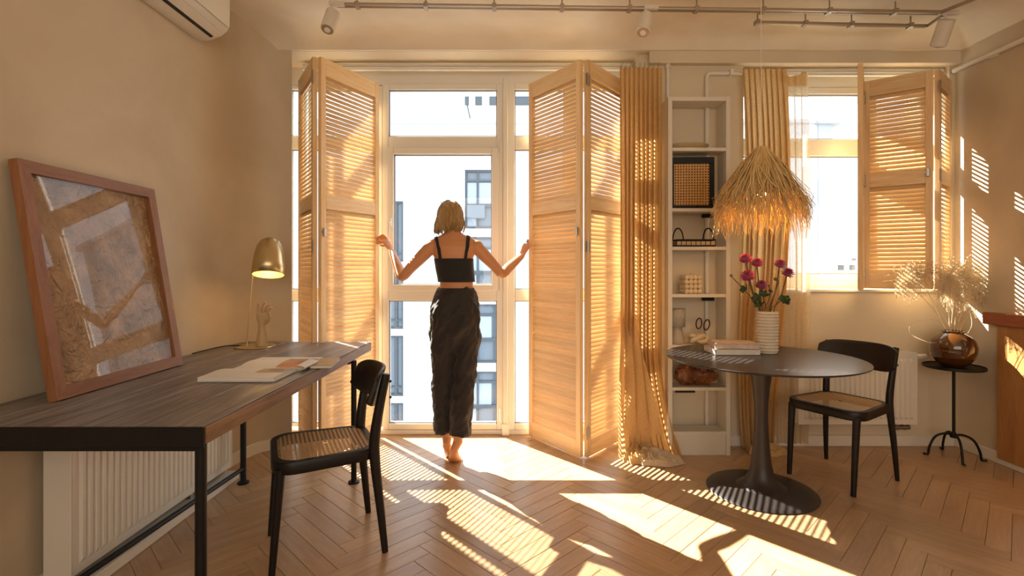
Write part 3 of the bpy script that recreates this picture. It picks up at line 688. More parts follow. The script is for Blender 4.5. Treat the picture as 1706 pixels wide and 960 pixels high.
def flower(x, y, label, fx, fy, rr_, tilt, bright=0):
    d_ = VY+random.uniform(-.04, .04); top = px(x, y, d_); base = Vector((VX+fx, VY+fy, TH+.03))
    rim = Vector((VX+fx*1.5, VY+fy*1.5, TH+.245)); rim = Vector((VX+max(-.042, min(.042, (top.x-VX)*.32)), VY+fy, TH+.243))
    t = thing('dahlia', label, 'flower', tuple(base), 0, 'magenta flowers in the ribbed vase')
    P = spline([base, rim, (rim+top)/2+Vector((fx*.5, 0, -.01)), top], 5); MB().tube(P, .0033, 7).build('stem', M['stem'], t, True, world=True)
    ax = Vector((tilt, -.35, 1)).normalized(); q = ax.to_track_quat('Z', 'Y').to_matrix().to_4x4(); mb = MB()
    for ring, (n, out, ln) in enumerate(((14, 1.75, .8), (14, 1.45, .95), (13, 1.1, 1.0), (12, .8, 1.0), (10, .5, .98), (7, .25, .95))):
        for k in range(n):
            a = 2*PI*(k+ring*.5)/n; L = rr_*ln*1.45
            mb.T = Matrix.Translation(top) @ q @ Matrix.Rotation(a, 4, 'Z') @ Matrix.Rotation(out, 4, 'Y')
            mb.loft([[(-.001, -.001, 0), (.001, -.001, 0), (.001, .001, 0), (-.001, .001, 0)], [(-.001, -.0085, L*.6), (.002, 0, L*.6), (-.001, .0085, L*.6), (-.003, 0, L*.6)], [(.003, -.003, L), (.004, 0, L*1.02), (.003, .003, L), (.002, 0, L)]])
    mb.build('bloom', M['petal'], t, True, world=True)
flower(1242, 433, 'magenta dahlia highest at the left of the vase', -.01, .0, .026, -.2)
flower(1261, 440, 'dark magenta dahlia just right of the highest left bloom', -.004, .01, .026, 0)
flower(1246, 462, 'brightly lit pink dahlia at the far left of the bunch', -.012, -.01, .030, -.3)
flower(1268, 477, 'lowest magenta dahlia in the middle of the bunch', .0, -.012, .026, .1)
flower(1299, 442, 'flat magenta dahlia at the upper right of the bunch', .008, .006, .026, .2)
flower(1311, 457, 'round magenta dahlia furthest right in the vase', .014, -.004, .028, .4)
def sprig(pts, label, kind, leaves, bud=None):
    t = thing('leafy_stem' if leaves else 'bud_stem', label, 'stem', (VX, VY, TH+.03))
    P = [Vector((VX, VY, TH+.03))]+[px(a, b, VY) for a, b in pts]; MB().tube(spline(P, 5), .0026, 7).build('stem', M['stem'], t, True, world=True)
    for (a, b, s, an) in leaves:
        c = px(a, b, VY-.01); mb = MB()
        for k in range(3):
            mb.T = Matrix.Translation(c) @ Matrix.Rotation(an+k*.9-.9, 4, 'Y') @ Matrix.Rotation(.5*k, 4, 'Z')
            mb.grid(lambda u, v: ((v-.5)*.034*math.sin(PI*min(.98, max(.02, u)))*s*(1+.25*math.sin(u*18)), .004*math.sin(v*6+u*5)+.01*u*u, u*.036*s), 8, 6)
        mb.build('leaf', M['leafm'], t, True, world=True)
    if bud: MB().ball(tuple(px(bud[0], bud[1], VY)), bud[2], 12, 8).build('bud', M['stem'], t, True, world=True)
sprig([(1268, 520), (1252, 497), (1235, 478), (1219, 461)], 'thin stem with a closed bud reaching left out of the vase', 0, [(1243, 484, 1, -.6)], (1218, 459, .009))
sprig([(1281, 520), (1290, 490), (1297, 470), (1293, 464)], 'curved stem with a brown bud between the right hand blooms', 0, [], (1292, 465, .011))
sprig([(1284, 520), (1292, 509), (1303, 500)], 'short stem with dark green leaves at the right of the vase', 0, [(1303, 503, 1.2, .9), (1308, 500, 1, 1.7)])
sprig([(1268, 520), (1268, 508), (1266, 497)], 'stem with dark leaves under the lowest bloom', 0, [(1264, 500, 1.3, -.4), (1272, 494, 1.2, .5), (1266, 511, 1.1, 0)])
sprig([(1274, 520), (1281, 500), (1283, 485), (1281, 478)], 'slim stem with tiny buds in the middle of the vase', 0, [(1283, 487, .5, .8)], (1281, 476, .006))
# two books on the table
M['bookw'] = plain('white_book_cover', (.72, .66, .58), .45, nz=.05); M['bookp'] = plain('pinkish_book_cover', (.60, .47, .38), .5, nz=.2, nscale=30)
for z0, hgt, rz, dx, lab, m in ((0, .035, 4, 0, 'thick white book, lower of the two on the round table', 'bookw'), (.0355, .030, -3, .008, 'book with a pinkish marbled cover, upper of the two on the round table', 'bookp')):
    t = thing('book', lab, 'book', (1.283+dx, 2.965, TH+z0), R(rz-4), 'books on the round table')
    hw, hd_ = .128-.008*(z0 > 0), .085
    q = MB(); q.box((-hw, -hd_, 0), (hw, hd_, .0035), .001); q.box((-hw, -hd_, hgt-.0035), (hw, hd_, hgt), .001); q.box((-hw, -hd_, .0), (-hw+.004, hd_, hgt), .001)
    q.box((-hw, -hd_, .0), (hw, -hd_+.004, hgt), .001) 
    q.build('cover', M[m], t); MB().box((-hw+.004, -hd_+.004, .0035), (hw-.004, hd_-.003, hgt-.0035)).build('page_block', M['paper'], t)
# ================================================================== BOOKCASE
M['shelfw'] = plain('white_laminate', (.74, .68, .57), .45)
bc = thing('bookcase', 'narrow white open bookcase between the two curtains', 'bookcase', (1.24, 3.45, 0))
bx0, bx1, byf, byb = 1.035, 1.447, 3.36, 3.505
for a, b in ((bx0, bx0+.028), (bx1-.028, bx1)): MB().box((a, byf, 0), (b, byb, 2.38), .0015).build('side_panel', M['shelfw'], bc, world=True)
SHZ = [2.352, 2.02, 1.618, 1.363, 1.048, .71, .43, .13]
for i, z in enumerate(SHZ): MB().box((bx0+.028, byf+.002, z), (bx1-.028, byb, z+(.028 if i in (0, 7) else .022)), .0015).build('shelf', M['shelfw'], bc, world=True)
MB().box((bx0+.028, byf+.01, 0), (bx1-.028, byf+.026, .13)).build('plinth', M['shelfw'], bc, world=True)
q = MB()
for z in (1.588, 1.02): q.box((1.30, byb-.05, z), (1.38, byb-.02, z+.025), .003)
q.box((1.09, byf+.02, .412), (1.22, byf+.035, .43)); q.build('bracket', M['black'], bc, world=True)
# contents
def bz(i): return SHZ[i]+.0225
M['straw'] = wood('woven_straw', (.42, .29, .14), (.55, .40, .21), (.66, .50, .28), (20, 20, 60), 4, .6, .1, .5)
t = thing('straw_tray', 'flat woven straw tray on the upper shelf of the bookcase', 'tray', (1.20, 3.45, bz(1)))
mb = MB()
for k in range(4): mb.tube([((.115+.006*k)*math.cos(a), (.055+.004*k)*math.sin(a), .008+.009*k) for a in [2*PI*j/32 for j in range(33)]], .0055, 6)
mb.build('rim', M['straw'], t, True); MB().lathe([(.001, .003), (.058, .003), (.06, .006), (.001, .006)], 32).build('base', M['straw'], t).scale = (1.95, 1, 1)
t = thing('cane_box', 'black framed box with woven cane front on the bookcase', 'box', (1.215, 3.44, bz(2)), R(-3))
q = MB(); W_, H_ = .139, .345
for a in (((-W_, -.05, 0), (W_, .05, .022)), ((-W_, -.05, H_-.045), (W_, .05, H_)), ((-W_, -.05, .022), (-W_+.012, .05, H_-.045)), ((W_-.034, -.05, .022), (W_, .05, H_-.045)), ((-W_, .035, 0), (W_, .05, H_))): q.box(*a, .002)
q.build('box_frame', M['black'], t); MB().box((-W_+.012, -.049, .022), (W_-.034, -.045, H_-.045)).build('cane_panel', M['cane_box'], t)
M['canebk'] = plain('cane_backing', (.30, .13, .03), .7, nz=.1); MB().box((-W_+.012, -.030, .022), (W_-.034, -.026, H_-.045)).build('lining', M['canebk'], t)
t = thing('wire_tray', 'black wire tray with two loop handles and woven bottom', 'tray', (1.225, 3.43, bz(3)))
q = MB(); a_, b_ = .13, .055
for z in (.006, .045): q.tube([(-a_, -b_, z), (a_, -b_, z), (a_, b_, z), (-a_, b_, z), (-a_, -b_, z)], .0045, 8)
for k in range(9):
    x = -a_+2*a_*k/8
    for y in (-b_, b_): q.tube([(x, y, .006), (x, y, .045)], .002, 6)
q.build('wire_frame', M['black'], t, True)
for s in (-1, 1): MB().tube([(s*(a_-.028+.036*math.cos(c)) , 0, .042+.085*math.sin(c)) for c in [PI*j/12 for j in range(13)]], .0045, 8).build('handle', M['black'], t, True)
MB().box((-a_+.006, -b_+.004, .003), (a_-.006, b_-.004, .036)).build('woven_insert', M['straw'], t)
M['wax'] = plain('cream_wax', (.72, .58, .38), .5, spec=.4)
t = thing('bubble_candle', 'cream candle of stacked round bubbles on the bookcase', 'candle', (1.212, 3.44, bz(4)), R(8))
mb = MB()
for i in range(4):
    for j in range(3):
        for k in range(4): mb.ball(((i-1.5)*.031, (j-1)*.031, .0165+k*.031), .0185, 12, 8)
mb.build('bubbles', M['wax'], t, True); MB().tube([(0, 0, .11), (0, 0, .138)], .0015, 6).build('wick', M['black'], t)
M['greyshade'] = plain('grey_linen_shade', (.40, .36, .30), .8, nz=.1, nscale=60); M['stone'] = plain('stone_beige_ceramic', (.44, .37, .28), .6, nz=.08)
t = thing('small_lamp', 'small table lamp with grey drum shade on bookcase shelf', 'lamp', (1.115, 3.43, bz(5)))
MB().lathe([(.050, 0), (.051, .01), (.040, .06), (.033, .105), (.034, .112)], 32).build('base', M['stone'], t, 40)
o = MB().lathe([(.052, .115), (.054, .235)], 32, cap=False).build('lamp_shade', M['greyshade'], t, True); solid(o, .003)
t = thing('ceramic_knot', 'cream knotted ceramic ornament on the bookcase', 'ornament', (1.255, 3.42, bz(5)))
P = [((.034+.016*math.cos(3*a))*math.cos(2*a)*1.2, (.020+.008*math.cos(3*a))*math.sin(2*a), .036+.020*math.sin(3*a)) for a in [2*PI*k/60 for k in range(60)]]; P.append(P[0])
MB().tube(P, .0155, 10).build('knot', M['wax'], t, True)
t = thing('scissors', 'dark handled scissors standing behind the ceramic knot', 'scissors', (1.285, 3.475, bz(5)))
M['redblk'] = plain('dark_red_plastic', (.05, .012, .010), .4)
for s in (-1, 1):
    q = MB(); q.tube([(s*.018+.019*math.cos(a), 0, .130+.036*math.sin(a)) for a in [2*PI*k/24 for k in range(25)]], .0045, 8); q.build('handle', M['redblk'], t, True).rotation_euler = (0, R(10+s*4), 0)
    q = MB(); q.loft([[(s*.012-.004, -.001, .10), (s*.012+.004, -.001, .10), (s*.012+.004, .001, .10), (s*.012-.004, .001, .10)], [(-s*.006-.001, -.001, 0), (-s*.006+.001, -.001, 0), (-s*.006+.001, .001, 0), (-s*.006-.001, .001, 0)]]); q.build('blade', M['steel'], t)
M['leather'] = plain('brown_leather', (.24, .085, .028), .42, nz=.5, nscale=14, bmp=.8)
t = thing('leather_bag', 'slouched brown leather bag with strap on low bookcase shelf', 'bag', (1.235, 3.44, bz(6)))
def blob(c, r, s, amp, sd_):
    mb = MB(); n, m = 28, 16; rings = []
    for i in range(m+1):
        th = PI*min(max(i/m, .02), .98); ring = []
        for k in range(n):
            a = 2*PI*k/n; d = Vector((math.sin(th)*math.cos(a), math.sin(th)*math.sin(a), -math.cos(th)))
            f = r*(1+amp*noise.fractal(d*2.2+Vector((sd_, 0, 0)), 1, 2, 3)); z = c[2]+d.z*f*s[2]
            ring.append((c[0]+d.x*f*s[0], c[1]+d.y*f*s[1], max(.001, z)))
        rings.append(ring)
    return mb.loft(rings)
blob((-.06, 0, .062), .07, (1, .62, .95), .35, 3).build('bag_body', M['leather'], t, True); blob((.06, .005, .06), .075, (1.15, .6, .88), .4, 8).build('bag_body', M['leather'], t, True)
q = MB(); q.tube(spline([(-.05, -.03, .115), (-.01, -.05, .13), (.03, -.055, .09), (.06, -.056, .04), (.085, -.055, .008)], 5), .006, 8, flat=.4); q.tube(spline([(-.02, -.05, .10), (.0, -.055, .05), (-.01, -.055, .01)], 5), .006, 8, flat=.4); q.build('strap', M['leather'], t, True)

# ================================================================== CURTAINS
def curtain(t, x0, x1, y, z1, folds, amp, mat, bottom, name='cloth', seed=1, nx=150, ny=60, pinch=None):
    rnd = random.Random(seed); ph = [rnd.uniform(-.6, .6) for _ in range(folds+2)]
    def f(u, v):            # v 0 top .. 1 bottom
        fx = u*folds; i = int(min(folds-1, fx)); wv = fx+ .28*math.sin(fx*1.7+seed)*min(1, v*2)
        a = amp*(.55+.55*min(1, v*3)); s = math.sin(wv*2*PI)+.35*math.sin(wv*4*PI+ph[i]*2*v)
        x, yy, z = bottom(u, v, x0, x1, y, z1)
        head = max(0, 1-abs(v-.035)/.03)
        return (x+.010*math.sin(wv*2*PI+1.3), yy-a*s*(1-.35*head), z)
    return MB().grid(f, nx, ny).build(name, mat, t, True, world=True)
t = thing('linen_curtain', 'long ochre linen curtain pooling on the floor beside the tall shutter', 'curtain', (.87, 3.42, 0))
def bot1(u, v, x0, x1, y, z1):
    z = z1*(1-v); x = x0+(x1-x0)*u
    k = max(0, (v-.72)/.28)
    x += -.035*k*(1-u)**2+.11*k*k*u+.02*k*math.sin(u*3)
    return x, y-.10*k*k, max(.004, z+.012*abs(math.sin(u*23))*k)
curtain(t, .722, 1.005, 3.425, 2.60, 9, .020, M['curtain'], bot1, seed=3)
# heading tape, hooks, and the heap of cloth on the floor
q = MB()
for k in range(9): q.tube([(.74+k*.031, 3.42, 2.595), (.74+k*.031, 3.425, 2.63), (.745+k*.031, 3.435, 2.635)], .0025, 6)
q.build('hook', M['steel'], t, True, world=True)
def swag(u, v):             # two loose folds bellying forward above the heap
    t_ = v; x = .738+.12*u-.022*t_*(1-u)+.16*t_**2*u+.03*t_*t_; belly = math.sin(PI*min(1, t_*1.15))
    return (x+.014*math.sin(u*17+t_*5)*belly, 3.472-.155*t_-.035*belly-.042*belly*abs(math.sin(u*9+t_*3.5))**.7, max(.006, .95*(1-t_)))
MB().grid(swag, 70, 50).build('swag', M['curtain'], t, True, world=True)
# crumpled hem: rope-like folds lying over each other
M['hem'] = thin('pale_linen_hem', (.74, .58, .40), .25, 0, 1)
def rope(P, rr_, amp, sd_, name='pooled_hem', mat='hem'):
    P = spline(P, 10); n = 22; rings = []
    for i, p in enumerate(P):
        tv = (P[min(i+1, len(P)-1)]-P[max(i-1, 0)]).normalized(); sv = Vector((-tv.y, tv.x, 0)).normalized(); e = math.sin(PI*min(.97, max(.03, i/(len(P)-1))))**.4
        ring = []
        for k in range(n):
            a = 2*PI*k/n; q_ = rr_*e*(1+amp*noise.noise(Vector((i*.22, math.cos(a)*1.6+sd_, math.sin(a)*1.6)))+.10*math.sin(a*5+i*.25))
            pp = p+sv*math.cos(a)*q_*1.35+Vector((0, 0, math.sin(a)*q_*.75)); ring.append((pp.x, pp.y, max(.003, pp.z)))
        rings.append(ring)
    MB().loft(rings).build(name, M[mat], t, 60, world=True)
def drape(cx, cy, ex, ey, h, seed, skew=0, ax=0, ay=.04):
    """cloth puddle: sharp radial creases running out from where the curtain lands, ragged flat hem"""
    def f(u, v):
        a = 2*PI*u; w_ = 1+.10*math.sin(a*3+seed)+.07*math.sin(a*7+seed*2)+.03*math.sin(a*13)
        x = cx+ax*(1-v)+ex*v*w_*math.cos(a)+skew*v*v*max(0, math.cos(a)); y = cy+ay*(1-v)+ey*v*w_*math.sin(a)
        n1 = noise.noise(Vector((a*1.6, v*1.5, seed))); n2 = noise.noise(Vector((math.cos(a)*3, math.sin(a)*3, v*2+seed)))
        cr = abs(math.sin(a*4.5+2.2*v+2*n1+seed)); cr2 = abs(math.sin(a*9+3*n2-4*v))
        roll = math.exp(-((v-.86)/.08)**2)
        z = h*(1-v**1.6)*(.75+.5*n2)+(.5*h*cr*.55+.22*h*cr2)*math.sin(PI*min(1, v*1.02))**.7+.016*roll*(1+n2)
        return (x, y, max(.003, z))
    return MB().grid(f, 150, 34)
drape(.865, 3.285, .155, .085, .085, 2.0, ax=-.03).build('pooled_hem', M['curtain'], t, True, world=True)
drape(.915, 3.235, .150, .070, .070, 5.3, skew=.05, ax=-.03).build('pooled_hem', M['hem'], t, True, world=True)
t = thing('linen_curtain', 'ochre linen curtain gathered between the bookcase and the right window', 'curtain', (1.72, 3.46, 0))
def bot2(u, v, x0, x1, y, z1):
    z = z1*(1-v); k = max(0, (v-.55)/.45)
    x = x0+(x1-x0)*u; xm = x0+.16; x = x+(xm-x)*.35*k*k+.03*math.sin(v*5)
    return x, y+.01*k, max(.004, z)
curtain(t, 1.565, 1.865, 3.46, 2.605, 8, .018, M['curtain'], bot2, seed=5)
drape(1.70, 3.40, .13, .075, .06, 8.1).build('pooled_hem', M['curtain'], t, True, world=True)
t = thing('sheer_curtain', 'sheer pale curtain half open over the left edge of the right window', 'curtain', (1.92, 3.50, 0))
def bot3(u, v, x0, x1, y, z1):
    return x0+(x1-x0)*u+.015*math.sin(v*3)*u, y, max(.03, z1*(1-v)-.035*math.sin(min(1, u*1.2)*PI)*max(0, 1-v*8)+.0)
curtain(t, 1.83, 2.035, 3.505, 2.60, 4, .010, M['sheer'], bot3, seed=8, nx=80)
MB().grid(lambda u, v: (1.83+.205*u, 3.50-.01*math.sin(u*25), 2.60-.10*v-.03*math.sin(u*PI)*(1-v)), 40, 4).build('hem_band', M['curtain'], t, True, world=True)

# ================================================================== PENDANT of raffia
pd = thing('pendant_lamp', 'shaggy raffia pendant lamp hanging over the round table', 'lamp', (TX, TY, CH))
MB().tube([(TX, TY, CH), (TX, TY, 1.90)], .0022, 6).build('cord', M['white'], pd, world=True)
MB().lathe([(.001, CH), (.03, CH), (.03, CH-.02), (.004, CH-.03)], 20, (TX, TY)).build('ceiling_cup', M['white'], pd, True, world=True)
random.seed(11)
def strandmesh(n, mode):
    mb = MB()
    for _ in range(n):
        a = random.uniform(0, 2*PI); k = random.random()
        ra = .018+.01*random.random()
        if mode == 0:      # thatch from the apex down the cone
            R1 = .180+random.uniform(-.02, .04)+.02*math.sin(a*7); z1 = 1.61+random.uniform(-.06, .05)+.015*math.sin(a*5); a2 = a+random.gauss(0, .34)
            s0 = random.choice((0, 0, .15, .3, .45)); P = []; bz_ = random.choice((0, .004, .010, .022))
            for j in range(8):
                t_ = s0+(1-s0)*j/7; rr_ = ra+(R1-ra)*(t_**1.08)+bz_*math.sin(t_*PI)+random.uniform(0, .003); aa = a+(a2-a)*t_
                P.append((TX+rr_*math.cos(aa), TY+rr_*math.sin(aa), 1.915+(z1-1.915)*t_+.004*math.sin(t_*PI)))
            if random.random() < .55:
                e = P[-1]; d_ = random.uniform(.03, .13); P += [(e[0]+.05*math.cos(a2)*random.random(), e[1]+.05*math.sin(a2)*random.random(), e[2]-d_*.6), (e[0]+.05*math.cos(a2)*random.random(), e[1]+.05*math.sin(a2)*random.random(), e[2]-d_*1.2)]
        else:              # fringe hanging below the rim
            R1 = .17+random.uniform(-.03, .03); z0 = 1.63+random.uniform(-.02, .03); L = random.uniform(.04, .12) if random.random() < .86 else random.uniform(.12, .24); fl_ = random.uniform(-.01, .08)
            P = [(TX+(R1+fl_*t_)*math.cos(a+.15*t_*k), TY+(R1+fl_*t_)*math.sin(a+.15*t_*k), z0-L*t_+.01*math.sin(t_*5+a)) for t_ in (0, .25, .5, .75, 1)]
        r = random.uniform(.0016, .0042)
        mb.tube(P, [r*(1-.6*j/len(P)) for j in range(len(P))], 4, cap=False, flat=.5)
    return mb
strandmesh(1500, 0).build('raffia_thatch', M['raffia'], pd, True, world=True, kind='stuff')
strandmesh(420, 1).build('raffia_fringe', M['raffia'], pd, True, world=True, kind='stuff')
mb = MB().lathe([(.012, 1.89), (.075, 1.78), (.150, 1.64), (.147, 1.64), (.072, 1.777), (.010, 1.885)], 40, (TX, TY), cap=False); M['liner'] = thin('pendant_liner', (.75, .48, .18), .4); mb.build('liner', M['liner'], pd, True, world=True)
MB().ball((TX, TY, 1.67), .035, 16, 10).build('bulb', M['bulb'], pd, True, world=True)
d = bpy.data.lights.new('pendant_glow', 'POINT'); d.energy = 4; d.color = (1, .50, .13); d.shadow_soft_size = .04; o = bpy.data.objects.new('pendant_glow', d); C.objects.link(o); o.location = (TX, TY, 1.61)

# ================================================================== SIDE TABLE, amber vase, dried grass
SX, SY, SH_ = 2.90, 3.33, .598
st = thing('side_table', 'small round black iron side table by the right wall', 'table', (SX, SY, 0))
MB().lathe([(.001, SH_-.012), (.160, SH_-.012), (.164, SH_-.008), (.164, SH_+.006), (.160, SH_+.006), (.158, SH_), (.001, SH_)], 48).build('tabletop', M['black'], st, 40)
MB().tube([(0, 0, .155), (0, 0, SH_-.012)], .009, 10).build('pole', M['black'], st, True); MB().lathe([(.02, .13), (.022, .15), (.010, .165)], 16).build('collar', M['black'], st, True)
for fx, fy in ((-.13, .045), (.04, .135), (-.055, -.13), (.12, -.065)):
    l = math.hypot(fx, fy); ux, uy = fx/l, fy/l
    P = spline([(0, 0, .145), (ux*.05, uy*.05, .152), (ux*.10, uy*.10, .125), (ux*.13, uy*.13, .06), (ux*.14, uy*.14, .008), (ux*.165, uy*.165, .007)], 5)
    MB().tube(P, .0075, 8).build('leg', M['black'], st, True)
M['amber'], nt_, b_ = newmat('amber_glass'); b_.inputs['Base Color'].default_value = (.13, .045, .010, 1); b_.inputs['Roughness'].default_value = .06; b_.inputs['Coat Weight'].default_value = 1; b_.inputs['Transmission Weight'].default_value = .35; b_.inputs['IOR'].default_value = 1.5
av = thing('amber_vase', 'round amber glass vase on the small iron side table', 'vase', (SX-.008, SY-.005, SH_+.001))
AV = [(.055, 0), (.062, .004), (.085, .022), (.112, .058), (.124, .098), (.126, .130), (.116, .170), (.094, .200), (.070, .216), (.060, .222), (.062, .232), (.058, .234), (.054, .224), (.066, .212), (.090, .195), (.111, .166), (.120, .13), (.118, .098), (.106, .06), (.080, .03), (.03, .016)]
MB().lathe(AV, 56, cap=False).build('body', M['amber'], av, True); MB().lathe([(.055, 0), (.03, .016)], 40).build('base', M['amber'], av)
M['grass'] = wood('dried_grass', (.50, .34, .18), (.66, .48, .28), (.78, .62, .40), (1, 1, 1), 10, .7, .15, 0)
M['fluff'] = thin('dried_grass_plume', (.95, .80, .58), .4)
random.seed(5)
VB = Vector((SX-.008, SY-.005, SH_+.02)); VR = Vector((SX-.008, SY-.005, SH_+.232))
plumes = [(1522, 452, 30, 22, -.8), (1508, 470, 16, 20, -1), (1583, 462, 22, 26, -.2), (1604, 452, 24, 20, .1), (1625, 462, 26, 26, .3), (1646, 478, 26, 24, .6), (1662, 490, 18, 22, .8), (1612, 478, 20, 26, .2), (1590, 490, 14, 18, 0), (1638, 500, 18, 16, .5), (1572, 478, 12, 16, -.3)]
for i, (a, b, rx, ry, ln) in enumerate(plumes):
    d_ = SY+random.uniform(-.07, .07); top = px(a, b, d_); t = thing('dried_grass', 'dried feathery grass stem with a curling plume in the amber vase', 'dried grass', tuple(VB+Vector((.004*(i-5), 0, 0))), 0, 'dried grasses in the amber vase')
    rim = VR+Vector((max(-.045, min(.045, (top.x-VR.x)*.2)), random.uniform(-.02, .02), 0)); mid = (rim+top)/2+Vector((-.02*ln, 0, .015))
    P = spline([VB, rim, mid, top], 6); MB().tube(P, [.0022-.0011*j/len(P) for j in range(len(P))], 6).build('stem', M['grass'], t, True, world=True)
    mb = MB(); sc_ = d_/845
    for k in range(120):
        s = top.lerp(mid, random.random()*.30); ang = random.gauss(0, 1.0)+ln*.3; L = random.uniform(.5, 1.0)
        P = [s]; dr = Vector((math.sin(ang), random.gauss(0, .5), math.cos(ang)*.9)).normalized(); cu = random.choice((-1, 1))*random.uniform(.5, 1.3)
        for j in range(7):
            dr = (dr+Vector((cu*dr.z*.28, random.gauss(0, .08), -cu*dr.x*.28-.10))).normalized(); P.append(P[-1]+Vector((dr.x*rx*1.2, dr.y*rx, dr.z*ry*1.2))*sc_*L*.23)
        mb.tube(P, .0010, 3, cap=False)
        for j in range(1, 8):
            for s2 in (-1, 0, 1):
                q0 = P[j]; dd = Vector((random.gauss(0, 1), random.gauss(0, 1), random.gauss(0, 1))).normalized()*random.uniform(.005, .013); sd2 = Vector((-dd.z, dd.x*.3, dd.x)).normalized()*.0010
                mb.add([q0-sd2, q0+sd2, q0+dd+sd2*.4, q0+dd-sd2*.4], [(0, 1, 2, 3)])
    mb.build('plume', M['fluff'], t, False, world=True)
for pts, lab in (([(1580, 548), (1566, 536), (1540, 533), (1517, 541), (1518, 557), (1545, 570), (1560, 571)], 'thin bent grass stem looping out left of the amber vase'), ([(1583, 548), (1568, 520), (1558, 512), (1590, 500), (1612, 512), (1619, 540), (1612, 556)], 'thin curled grass stem looping over right of the amber vase')):
    t = thing('bent_grass_stem', lab, 'dried grass', tuple(VR)); P = spline([VR+Vector((0, -.01, -.03))]+[px(a, b, SY-.04-.08*(j > 3)) for j, (a, b) in enumerate(pts[1:])], 6)
    MB().tube(P, .0011, 6).build('stem', M['grass'], t, True, world=True)

# ================================================================== BAR UNIT on the right wall
cb = thing('bar_cabinet', 'wood veneered bar front with red brown worktop at the right edge', 'cabinet', (RWX, 2.8, 0))
MB().box((3.072, 1.9, .04), (RWX-.001, 3.215, .880), .002).build('side_panel', M['cabinet'], cb, world=True)
MB().box((3.045, 1.9, .882), (RWX-.001, 3.285, .958), .003).build('worktop', M['redtop'], cb, world=True)
# ================================================================== AIR CONDITIONER
ac = thing('air_conditioner', 'white wall air conditioner high up on the left wall', 'air conditioner', (-1.79, 2.43, 2.52))
A0, A1 = 1.98, 2.862
prof = [(-1.79, 2.535), (-1.76, 2.518), (-1.70, 2.520), (-1.635, 2.545), (-1.60, 2.575), (-1.588, 2.60), (-1.585, 2.79), (-1.60, 2.81), (-1.79, 2.81)]
def scaled(k, y): return [(-1.79+(x+1.79)*k[0], y, 2.67+(z-2.67)*k[1]) for x, z in prof]
MB().loft([scaled((.97, .96), A0), scaled((1, 1), A0+.012), scaled((1, 1), A1-.012), scaled((.97, .96), A1)]).build('casing', M['spot'], ac, 35, world=True)
q = MB(); q.T = Matrix.Translation((-1.668, 0, 2.531)) @ Matrix.Rotation(R(-21), 4, 'Y'); q.box((-.012, A0+.04, -.0035), (.004, A1-.04, .004)); q.build('air_slot', M['dark'], ac, world=True)
q = MB(); q.T = Matrix.Translation((-1.640, 0, 2.5395)) @ Matrix.Rotation(R(-25), 4, 'Y'); q.box((-.020, A0+.04, -.003), (.030, A1-.035, .002), .001); q.build('louver', M['spot'], ac, world=True)
MB().box((-1.592, A0+.02, 2.585), (-1.582, A1-.02, 2.800), .003).build('front_panel', M['white'], ac, world=True)
# ================================================================== TRACK LIGHTS
M_tr = thing('lighting_track', 'metal tube lighting track running across the ceiling above the windows', 'lighting track', (0, 3.0, CH))
TZ = 2.80
def pt(x, y, z=TZ): d_ = (z-1.23)*845/(450-y); return Vector(((x-853)*d_/845, d_, z))
a, b = pt(560, 7), pt(1568, 20); n1 = pt(1640, -8)
q = MB(); q.tube([a, b], .011, 8); q.tube([b, n1+(n1-b)*3], .011, 8); q.tube([a+Vector((0, .028, 0)), b+Vector((0, .028, 0))], .007, 8); q.build('rail', M['track'], M_tr, True, world=True)
q = MB()
for k in range(9):
    p = a.lerp(b, (k+.3)/9); q = MB(); q.tube([p, p+Vector((0, 0, CH-TZ))], .005, 6); q.box(tuple(p-Vector((.012, .015, .014))), tuple(p+Vector((.012, .035, .014)))); q.build('bracket', M['track'], M_tr, world=True)
t2 = thing('lighting_track', 'shorter second metal tube track on the ceiling near the right window', 'lighting track', (1.6, 3.2, CH))
a2, b2 = pt(1262, 37), pt(1545, 43); q = MB(); q.tube([a2, b2, pt(1570, 26)], .010, 8); q.tube([a2+Vector((0, .02, 0)), b2+Vector((0, .02, 0))], .006, 8); q.build('rail', M['track'], t2, True, world=True)
q = MB()
for k in (0, .28, .55, .9): p = a2.lerp(b2, k); q = MB(); q.tube([p, p+Vector((0, 0, CH-TZ))], .005, 6); q.box(tuple(p-Vector((.012, .015, .014))), tuple(p+Vector((.012, .028, .014)))); q.build('bracket', M['track'], t2, world=True)
def spot(p, aim, label, L=.135, r=.040):
    t = thing('track_spotlight', label, 'spotlight', tuple(p)); aim = Vector(aim).normalized()
    c0 = p+Vector((0, 0, -.07)); 
    q = MB(); q.box(tuple(p+Vector((-.012, -.014, -.012))), tuple(p+Vector((.075, .014, .014))), .003); q.build('adapter', M['spot'], t, world=True)
    MB().tube([p+Vector((0, 0, -.01)), c0+aim*.02], .008, 8).build('arm', M['spot'], t, True, world=True)
    q = MB(); q.tube([c0-aim*.03, c0-aim*.026, c0+aim*(L-.03)], [r*.85, r, r], 28); q.build('head', M['spot'], t, 40, world=True)
    q = MB(); q.tube([c0+aim*(L-.030), c0+aim*(L-.026)], [r*.86, r*.84], 28); q.build('rim', M['lens'], t, 40, world=True); q = MB(); q.tube([c0+aim*(L-.03), c0+aim*(L-.020)], [r*.5, r*.4], 20); q.build('lamp', M['glasswh'], t, 40, world=True)
M['glasswh'] = plain('spot_bulb_glass', (.75, .72, .66), .15)
spot(pt(553, 7), (-.12, -.35, -.9), 'white track spotlight at the left end above the folding shutter')
spot(pt(1076, 13), (-.25, -.35, -.9), 'white track spotlight in the middle of the ceiling track')
spot(pt(1575, 22), (.05, .5, -.85), 'white track spotlight at the right corner of the track', r=.044, L=.15)
